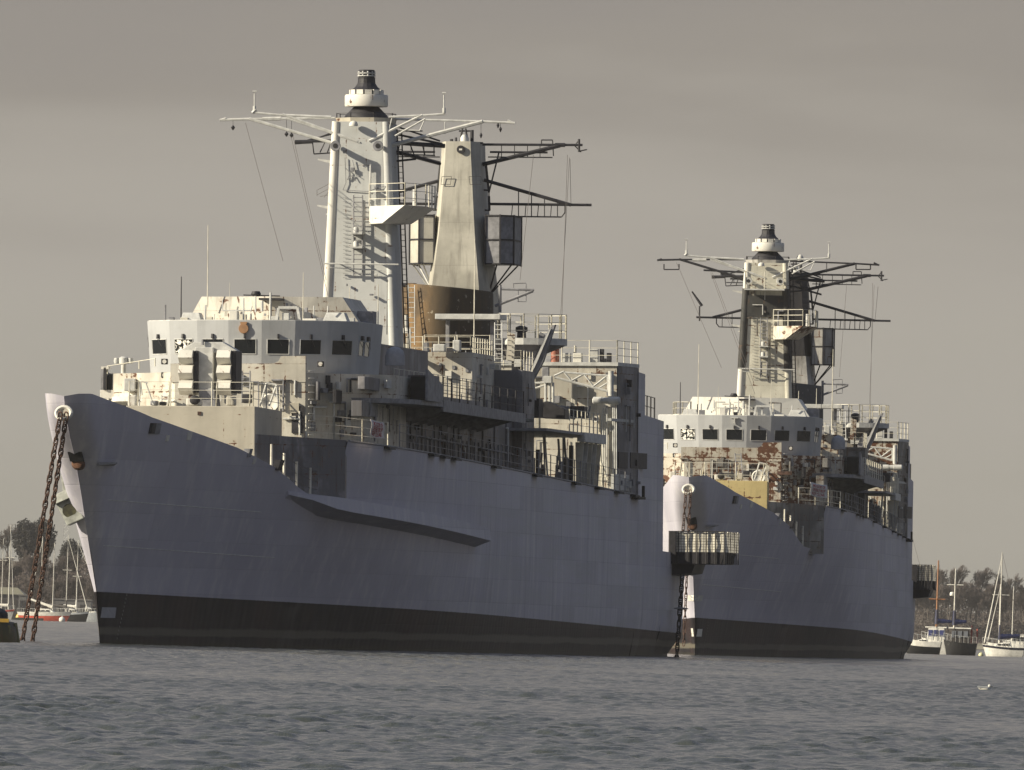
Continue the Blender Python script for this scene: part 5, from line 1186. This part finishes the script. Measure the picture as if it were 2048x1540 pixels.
yacht(1842, 1900, 1309, DR + 40, -1, 1.35, 'white motor sailer with blue wheelhouse windows and a varnished brown mast', bw, masts=((.50, 7.9, brn, .11, .52, (1.5, blue, -.05, 2.0), False),), group=GR, heading=10, wheel=(.18, .82, 1.3, bw, gl_b))
yacht(1886, 1953, 1311, DR + 10, -1, 1.25, 'black hulled motor sailer with dark deckhouse and round radar scanner on its mast', black, masts=((.70, 7.1, alu, .10, .78, (1.2, blue, .05, 2.0), False),), group=GR, heading=9, wheel=(.22, .80, 1.35, dkc, bmat('pale_glass', (.14, .15, .17))))
yacht(1964, 2049, 1312.5, DR - 30, -1, .98, 'white sloop with a navy sheer stripe and furled headsail at the right edge', bw, stripe=navy, cabin=bw, masts=((.60, 8.8, alu, .07, .55, (1.9, blue, .15), True),), group=GR, heading=7, cab_span=(.30, .80), cab_h=.5)
yacht(1972, 2052, 1306, DR + 500, -1, 1.2, 'distant white sloop behind the navy striped sloop', bw, cabin=bw, masts=((.69, 7.8, alu, .09, 0, None, True), (.36, 7.6, alu, .09, 0, None, False)), group=GR, heading=6)
yacht(2005, 2064, 1306, DR + 380, -1, 1.3, 'white motor cruiser with dark windows cut by the right edge', bw, group=GR, heading=8, name='motor_cruiser', wheel=(.25, .72, 1.1, bw, M['glass']))
rd = [o for o in bpy.data.objects if o.name.startswith('yacht') and str(o.get('label', '')).startswith('black hulled motor sailer')][0]
L_ = 1; rdx = -(at(1953, 1311, DR).x - at(1886, 1311, DR).x) / 2
MB().lathe((1.25 - .3, -.35, 5.85), [(.05, -.22), (.22, -.16), (.26, 0), (.2, .16), (.05, .2)], 12).build('radome', bw, rd, smooth=True)
for k in (0, 1): MB().tube((-1.0 - .55 * k, -.5, 1.2), (-1.0 - .55 * k, -.5, 2.9 - .3 * k), .09, n=6).build('red_post', bmat('faded_red', (.42, .10, .07)), rd)
# buoys
def ball(px, py, D, r, mat, label, name='buoy'):
    c = at(px, py, D); mb = MB().lathe((c.x, D, r * .55), [(r * sin(t), -r * cos(t)) for t in np.linspace(.05, pi - .05, 12)], 18); mb.tube((c.x, D, r * 1.5), (c.x, D, r * 1.85), r * .12)
    return tag(mb.build(name, mat, smooth=True), label, 'buoy', 'small mooring buoys')
ball(124, 1243, DL - 25, .50, bw, 'white ball buoy under the bow of the red yacht')
ball(1962, 1311, DR - 45, .24, bmat('buoy_cream', (.66, .63, .36)), 'pale yellow ball buoy at the bow of the navy striped sloop')
c = at(38, 1228, DL + 60); mb = MB().lathe((c.x, DL + 60, 0), [(.55, -.3), (.55, .5), (.3, 1.0), (.15, 1.2)], 14); tag(mb.build('buoy', bmat('buoy_yellow', (.55, .38, .05)), smooth=True), 'yellow conical buoy left of the red yacht', 'buoy', 'small mooring buoys')
# big mooring buoy in the foreground left
mc = wl(8, 1285); mroot = empty('mooring_buoy', (mc.x - .62, mc.y + .3, 0)); tag(mroot, 'dark weedy drum shaped mooring buoy with a small yellow plate at the left edge', 'mooring buoy')
mbt = paint('wet_buoy_paint', (.035, .034, .028), rust=.25, streak=.7, alt=(.09, .08, .03), rough=.35)
MB().lathe((0, 0, 0), [(1.15, -.5), (1.18, .1), (1.12, .55), (.98, .78), (.6, .84)], 32).build('drum', mbt, mroot, smooth=True)
MB().lathe((.12, 0, .84), [(.62, 0), (.60, .28), (.45, .42), (.2, .48)], 24).build('cap', M['dark'], mroot, smooth=True)
MB().box(.42, .80, -.86, -.80, .76, .90).build('number_plate', bmat('plate_yellow', (.40, .25, .04)), mroot, bevel=.01)
MB().tube((1.2, -.2, -.3), (1.0, -.25, .75), .09, n=8).tube((.82, -.75, -.3), (.80, -.72, .65), .06, n=8).build('fender_strip', bmat('fender_olive', (.16, .15, .06)), mroot)
# swimming gull
gp = wl(1970, 1381); gr_ = empty('seagull', (gp.x, gp.y, 0), (0, 0, radians(4))); tag(gr_, 'small white gull with dark bill swimming on open water at lower right', 'seagull')
def blob(c, rx, ry, rz, n=10, m=8, taper=0.0):
    return [[(c[0] + rx * cos(t) , c[1] + ry * sin(t) * cos(a) * (1 - taper * cos(t)), c[2] + rz * sin(t) * sin(a) * (1 - taper * cos(t)) + .2 * rz * cos(t) * -1) for a in np.linspace(0, 2 * pi, n + 1)] for t in np.linspace(.02, pi - .02, m)]
g_ = MB(); g_.grid(blob((0, 0, .04), .16, .07, .07, taper=-.25)); g_.grid(blob((.115, 0, .115), .045, .036, .04)); g_.tube((.08, 0, .05), (.11, 0, .12), .04, .03, 8)
g_.build('body', bmat('gull_white', (.66, .64, .58)), gr_, smooth=True)
w_ = MB()
for s in (-1, 1): w_.prism([(-.2, s * .05, .07), (.06, s * .075, .06), (.07, s * .07, .1), (-.18, s * .04, .1)], [(-.2, s * .03, .08), (.06, s * .06, .07), (.07, s * .055, .11), (-.18, s * .02, .11)])
w_.build('wing', bmat('gull_grey', (.30, .31, .32)), gr_)
MB().tube((.15, 0, .115), (.19, 0, .105), .012, .004, 6).build('bill', bmat('gull_bill', (.05, .04, .03)), gr_)

# ------------------------------------------------------------------ shores, buildings, trees
def terrain(name, pts, D, depth, mat):
    """low wooded bank: pts = picture points of its skyline"""
    mb = MB(); rows = []
    for j, (f, dd) in enumerate(((0, 0), (.06, 3), (.25, 25), (.6, 70), (1, depth * .5), (.8, depth))):
        r = []
        for i, (px, py) in enumerate(pts):
            p = at(px, py, D); r.append((p.x * (1 + dd / D), D + dd, -.3 + max(0, p.z) * f * (1 + .08 * sin(i * 1.9 + j))))
        rows.append(r)
    mb.grid(rows); return tag(mb.build(name, mat, smooth=True), kind='structure')
woodground = plain('leaf_litter_ground', (.105, .085, .060), .95, .4, scale=.05)
mud = plain('pale_foreshore', (.24, .22, .16), .9, .2, scale=.05)
DLs, DRs = 2650.0, 3300.0
terrain('hill', [(-160, 1150), (-60, 1128), (0, 1120), (50, 1112), (110, 1125), (180, 1150), (260, 1170), (360, 1180), (500, 1190)], DLs, 300, woodground)
terrain('bank', [(1600, 1230), (1760, 1230), (1830, 1222), (1900, 1220), (1980, 1215), (2060, 1212), (2150, 1215), (2300, 1225)], DRs, 300, woodground)
for nm, x0, x1, D in (('foreshore', 1600, 2300, DRs - 30), ('foreshore', -160, 500, DLs - 20)):
    a = at(x0, 1290, D); b = at(x1, 1290, D); tag(MB().prism([(a.x, D, -.3), (b.x, D, -.3), (b.x, D + 34, -.3), (a.x, D + 34, -.3)], [(a.x, D + 6, .55), (b.x, D + 6, .55), (b.x, D + 34, 1.3), (a.x, D + 34, 1.3)]).build(nm, mud), kind='structure')
bark = plain('winter_bark', (.105, .090, .082), .95, .25, scale=.4)
twigm = plain('winter_twigs', (.155, .130, .120), .95, .15, scale=.3)
everg = plain('evergreen_needles', (.075, .074, .070), .95, .15, scale=.6)  # twigs and needles greyed, far haze put into both colours
def bare_tree(seed, h=15.0, lean=.25):
    rnd = random.Random(seed); T = MB(); C = MB()
    def grow(p, d, L, r, lev):
        n = 3; q = p
        for i in range(n):
            d2 = (d + Vector((rnd.gauss(0, .13) + .05 * lean, rnd.gauss(0, .13), rnd.gauss(0, .06) + .05))).normalized()
            e = q + d2 * (L / n); mb = T if lev < 2 else C
            mb.tube(q, e, max(r * (1 - .25 * i / n), .035), max(r * (1 - .25 * (i + 1) / n), .03), 5 if lev < 2 else 3); q = e; d = d2
            if lev < 5 and (lev > 0 or i > 0):
                for _ in range(rnd.choice((1, 1, 2)) if lev < 4 else 2):
                    a = rnd.uniform(0, 2 * pi); s = rnd.uniform(.45, .95)
                    o = d.orthogonal().normalized(); o2 = d.cross(o)
                    nd = (d * .9 + (o * cos(a) + o2 * sin(a)) * s + Vector((lean * .25, 0, .12))).normalized()
                    grow(q, nd, L * rnd.uniform(.52, .74), r * .55, lev + 1)
        if lev < 5: grow(q, d, L * .62, r * .62, lev + 1)
    grow(Vector((0, 0, -.5)), Vector((rnd.gauss(0, .05), 0, 1)), h * .34, h * .019, 0)
    t = T.build('trunk', bark); c = C.build('crown', twigm); return t, c
def soften(m, f):
    N, L = m.node_tree.nodes, m.node_tree.links; b = N['Principled BSDF']; tr = N.new('ShaderNodeBsdfTranslucent'); mx = N.new('ShaderNodeMixShader'); mx.inputs[0].default_value = f
    L.new(b.inputs['Base Color'].links[0].from_socket, tr.inputs[0]); L.new(b.outputs[0], mx.inputs[1]); L.new(tr.outputs[0], mx.inputs[2]); L.new(mx.outputs[0], N['Material Output'].inputs[0])
soften(twigm, .5); soften(everg, .45)
protos = []
for s in range(4):
    r = empty('bare_tree', (0, 0, 0)); t, c = bare_tree(s + 3, 15, (.6, .2, .9, -.1)[s]); t.parent = r; c.parent = r; protos.append(r)
rt = random.Random(11)
def put_tree(px, base_py, top_py, D, k, label, group, used):
    p = at(px, base_py, D); q = at(px, top_py, D); h = q.z - p.z
    o = protos[k] if k not in used else copy_tree(protos[k]); used.add(k)
    o.location = (p.x, D, p.z - .5); s = h / 14.5; o.scale = (s * rt.uniform(.85, 1.1), s, s); o.rotation_euler = (0, 0, rt.choice((0, .5, -.5, .3)))
    tag(o, label, 'tree', group); return o
used = set()
GT = 'bare winter trees on the right bank'
named = [(1812, 1108, 1, 'bare tree at the left end of the right bank, beside the second ship'), (1850, 1104, 0, 'bare tree behind the stern net of the second ship'), (1912, 1098, 2, 'tall wide bare tree whose crown leans right, above the black motor sailer'), (1960, 1104, 2, 'wind bent bare tree crown between the two pairs of masts'), (1990, 1124, 1, 'lower bare tree left of the sloop mast'), (2028, 1122, 3, 'broad bare tree at the right edge of the picture')]
for px, ty, k, lb in named: put_tree(px, 1232, ty, DRs + 60, k, lb, GT, used)
for i in range(34):
    px = 1790 + i * 9.2 + rt.uniform(-5, 5); put_tree(px, 1236, rt.uniform(1140, 1178), DRs + rt.uniform(15, 50), rt.randrange(4), 'bare brown winter tree in the thick of the wood on the right bank', 'bare trees massed on the right bank', used)
for i in range(26):
    px = -20 + i * 11 + rt.uniform(-6, 6); put_tree(px, 1172, rt.uniform(1078, 1118), DLs + rt.uniform(40, 90), rt.randrange(4), 'bare grey winter tree in the thick of the wood on the left hill', 'bare trees massed on the left hill', used)
put_tree(15, 1125, 1024, DLs + 160, 3, 'bare spreading tree standing above the left hill skyline', 'bare trees on the left hill', used)
for i in range(22):
    px = -10 + i * 13 + rt.uniform(-6, 6); put_tree(px, 1222, rt.uniform(1125, 1160), DLs + rt.uniform(5, 25), rt.randrange(4), 'low bare tree at the foot of the left hill behind the yachts', 'bare trees at the foot of the left hill', used)
def evergreen(px, top, base, wpx, D, label):
    p = at(px, base, D); q = at(px, top, D); w = wpx * D / FPX / 2; h = q.z - p.z
    r = empty('evergreen_tree', (p.x, D, p.z)); tag(r, label, 'tree', 'rounded evergreens on the left hill')
    MB().tube((0, 0, -.5), (0, 0, h * .6), .35, .15, 7).build('trunk', bark, r)
    rnd = random.Random(px); mb = MB()
    for i in range(6000):
        a = rnd.uniform(0, 2 * pi); t = rnd.random() ** .4; z = rnd.uniform(-1, 1); k = sqrt(max(0, 1 - z * z)); bump = 1 + .13 * sin(a * 5 + z * 4) + .08 * sin(a * 11 + 2)
        c = Vector((w * k * cos(a) * t * bump, w * .8 * k * sin(a) * t * bump, h * .55 + h * .45 * z * t * bump)); s = rnd.uniform(.10, .30)
        u = Vector((rnd.gauss(0, 1), rnd.gauss(0, 1), rnd.gauss(0, 1))).normalized(); v = u.orthogonal().normalized()
        mb.add([c - u * s, c + v * s, c + u * s, c - v * s * .6], [(0, 1, 2, 3)])
    mb.build('crown', everg, r, fix=False)
evergreen(48, 1041, 1125, 46, DLs + 170, 'dark rounded evergreen on the left hill skyline, left one of the two')
evergreen(84, 1040, 1125, 50, DLs + 180, 'dark rounded evergreen on the left hill skyline, right one of the two')
evergreen(140, 1082, 1150, 44, DLs + 165, 'lower dark evergreen on the left hill just left of the ship stem')
# undergrowth that reads as one brown mass
def scrub(name, x0, x1, base, top, D, seed, n):
    rnd = random.Random(seed); mb = MB()
    for i in range(n):
        px = rnd.uniform(x0, x1); f = rnd.random() ** 1.3; hmax = top + 14 * sin(px * .06) + 9 * sin(px * .17 + 1); py = base + (hmax - base) * f; Dd = D + 10 + 70 * f + rnd.uniform(-8, 8)
        c = at(px, py, Dd); s = rnd.uniform(.15, .42)
        u = Vector((rnd.gauss(0, .9), rnd.gauss(0, .5), rnd.gauss(0, .9) + .4)).normalized(); v = u.cross(Vector((rnd.gauss(0, 1), 1, 0))).normalized()
        mb.add([c - u * s, c + v * s * .4, c + u * s, c - v * s * .4], [(0, 1, 2, 3)])
    return tag(mb.build(name, twigm, fix=False), kind='stuff')
scrub('undergrowth', 1600, 2200, 1296, 1185, DRs, 3, 34000)
scrub('undergrowth', -120, 420, 1226, 1130, DLs, 5, 34000)
# left shore buildings
def shed(name, px0, px1, py_e, py_r, D, depth, wallm, roofm, label, hip=.18):
    a = at(px0, py_e, D); b = at(px1, py_e, D); zr = at(px0, py_r, D).z; ze = a.z; L = b.x - a.x
    r = empty(name, (a.x, D, 0)); tag(r, label, 'building', 'boatyard buildings')
    MB().box(0, L, 0, depth, -.3, ze).build('wall', wallm, r)
    if zr > ze + .3: MB().prism([(-.3, -.4, ze), (L + .3, -.4, ze), (L + .3, depth + .4, ze), (-.3, depth + .4, ze)], [(L * hip, depth * .45, zr), (L * (1 - hip), depth * .45, zr), (L * (1 - hip), depth * .55, zr), (L * hip, depth * .55, zr)]).build('roof', roofm, r)
    else: MB().box(-.15, L + .15, -.15, depth, ze + .01, ze + .22).build('roof', roofm, r)
    for i in range(3): MB().box(L * (.18 + .27 * i), L * (.30 + .27 * i), -.06, .02, .5, ze * .8).build('door', dkc, r)
shed('boathouse', -30, 46, 1187, 1173, DLs - 60, 14, bmat('shed_dark', (.085, .08, .085)), bmat('shed_roof', (.25, .23, .15)), 'dark boathouse with a pale hipped roof at the left edge')
shed('workshop', 38, 53, 1191, 1190, DLs - 62, 8, bmat('shed_grey', (.16, .155, .15)), bmat('shed_grey_roof', (.2, .19, .18)), 'small grey hut joined to the right end of the boathouse')
shed('workshop', 104, 182, 1199, 1198, DLs - 40, 10, bmat('shed_grey', (.16, .155, .15)), bmat('shed_grey_roof', (.2, .19, .18)), 'long low grey workshop behind the black yacht')
pa = at(24, 1246, DL - 20); pb = at(86, 1246, DL - 20); po = MB().box(pa.x, pb.x, DL - 22, DL - 18, -.2, .42); tag(po.build('pontoon', bmat('pontoon_dark', (.05, .052, .045)), bevel=.03), 'low dark pontoon floating in front of the red yacht', 'pontoon')
tw = MB(); ta = at(126, 1080, DLs + 320); tb = at(138, 1046, DLs + 320); w_ = tb.x - ta.x; zb_ = 2.0; zt_ = tb.z
n_ = 14
for i in range(n_):
    z0 = zb_ + (zt_ - zb_) * i / n_; z1 = zb_ + (zt_ - zb_) * (i + 1) / n_
    for (sx, sy) in ((0, 0), (1, 0), (1, 1), (0, 1)): tw.tube((ta.x + sx * w_, DLs + 320 + sy * w_, z0), (ta.x + sx * w_, DLs + 320 + sy * w_, z1), .10, n=4)
    tw.tube((ta.x, DLs + 320, z0), (ta.x + w_, DLs + 320, z1), .07, n=4); tw.tube((ta.x + w_, DLs + 320, z0), (ta.x, DLs + 320, z1), .07, n=4)
tag(tw.build('lattice_tower', M['lgrey']), 'faint lattice tower rising from the trees left of the ship stem', 'tower')

# ------------------------------------------------------------------ air
hz = MB().box(-900, 900, -60, 3900, -1.6, 95).build('haze', bpy.data.materials.new('harbour_haze')); tag(hz, kind='stuff')
hm = hz.data.materials[0]; hm.use_nodes = True; hn = hm.node_tree.nodes; hn.clear()
ho = hn.new('ShaderNodeOutputMaterial'); hv = hn.new('ShaderNodeVolumePrincipled'); hv.inputs['Color'].default_value = (.84, .82, .80, 1); hv.inputs['Density'].default_value = .00005; hv.inputs['Anisotropy'].default_value = .3
hm.node_tree.links.new(hv.outputs[0], ho.inputs['Volume'])
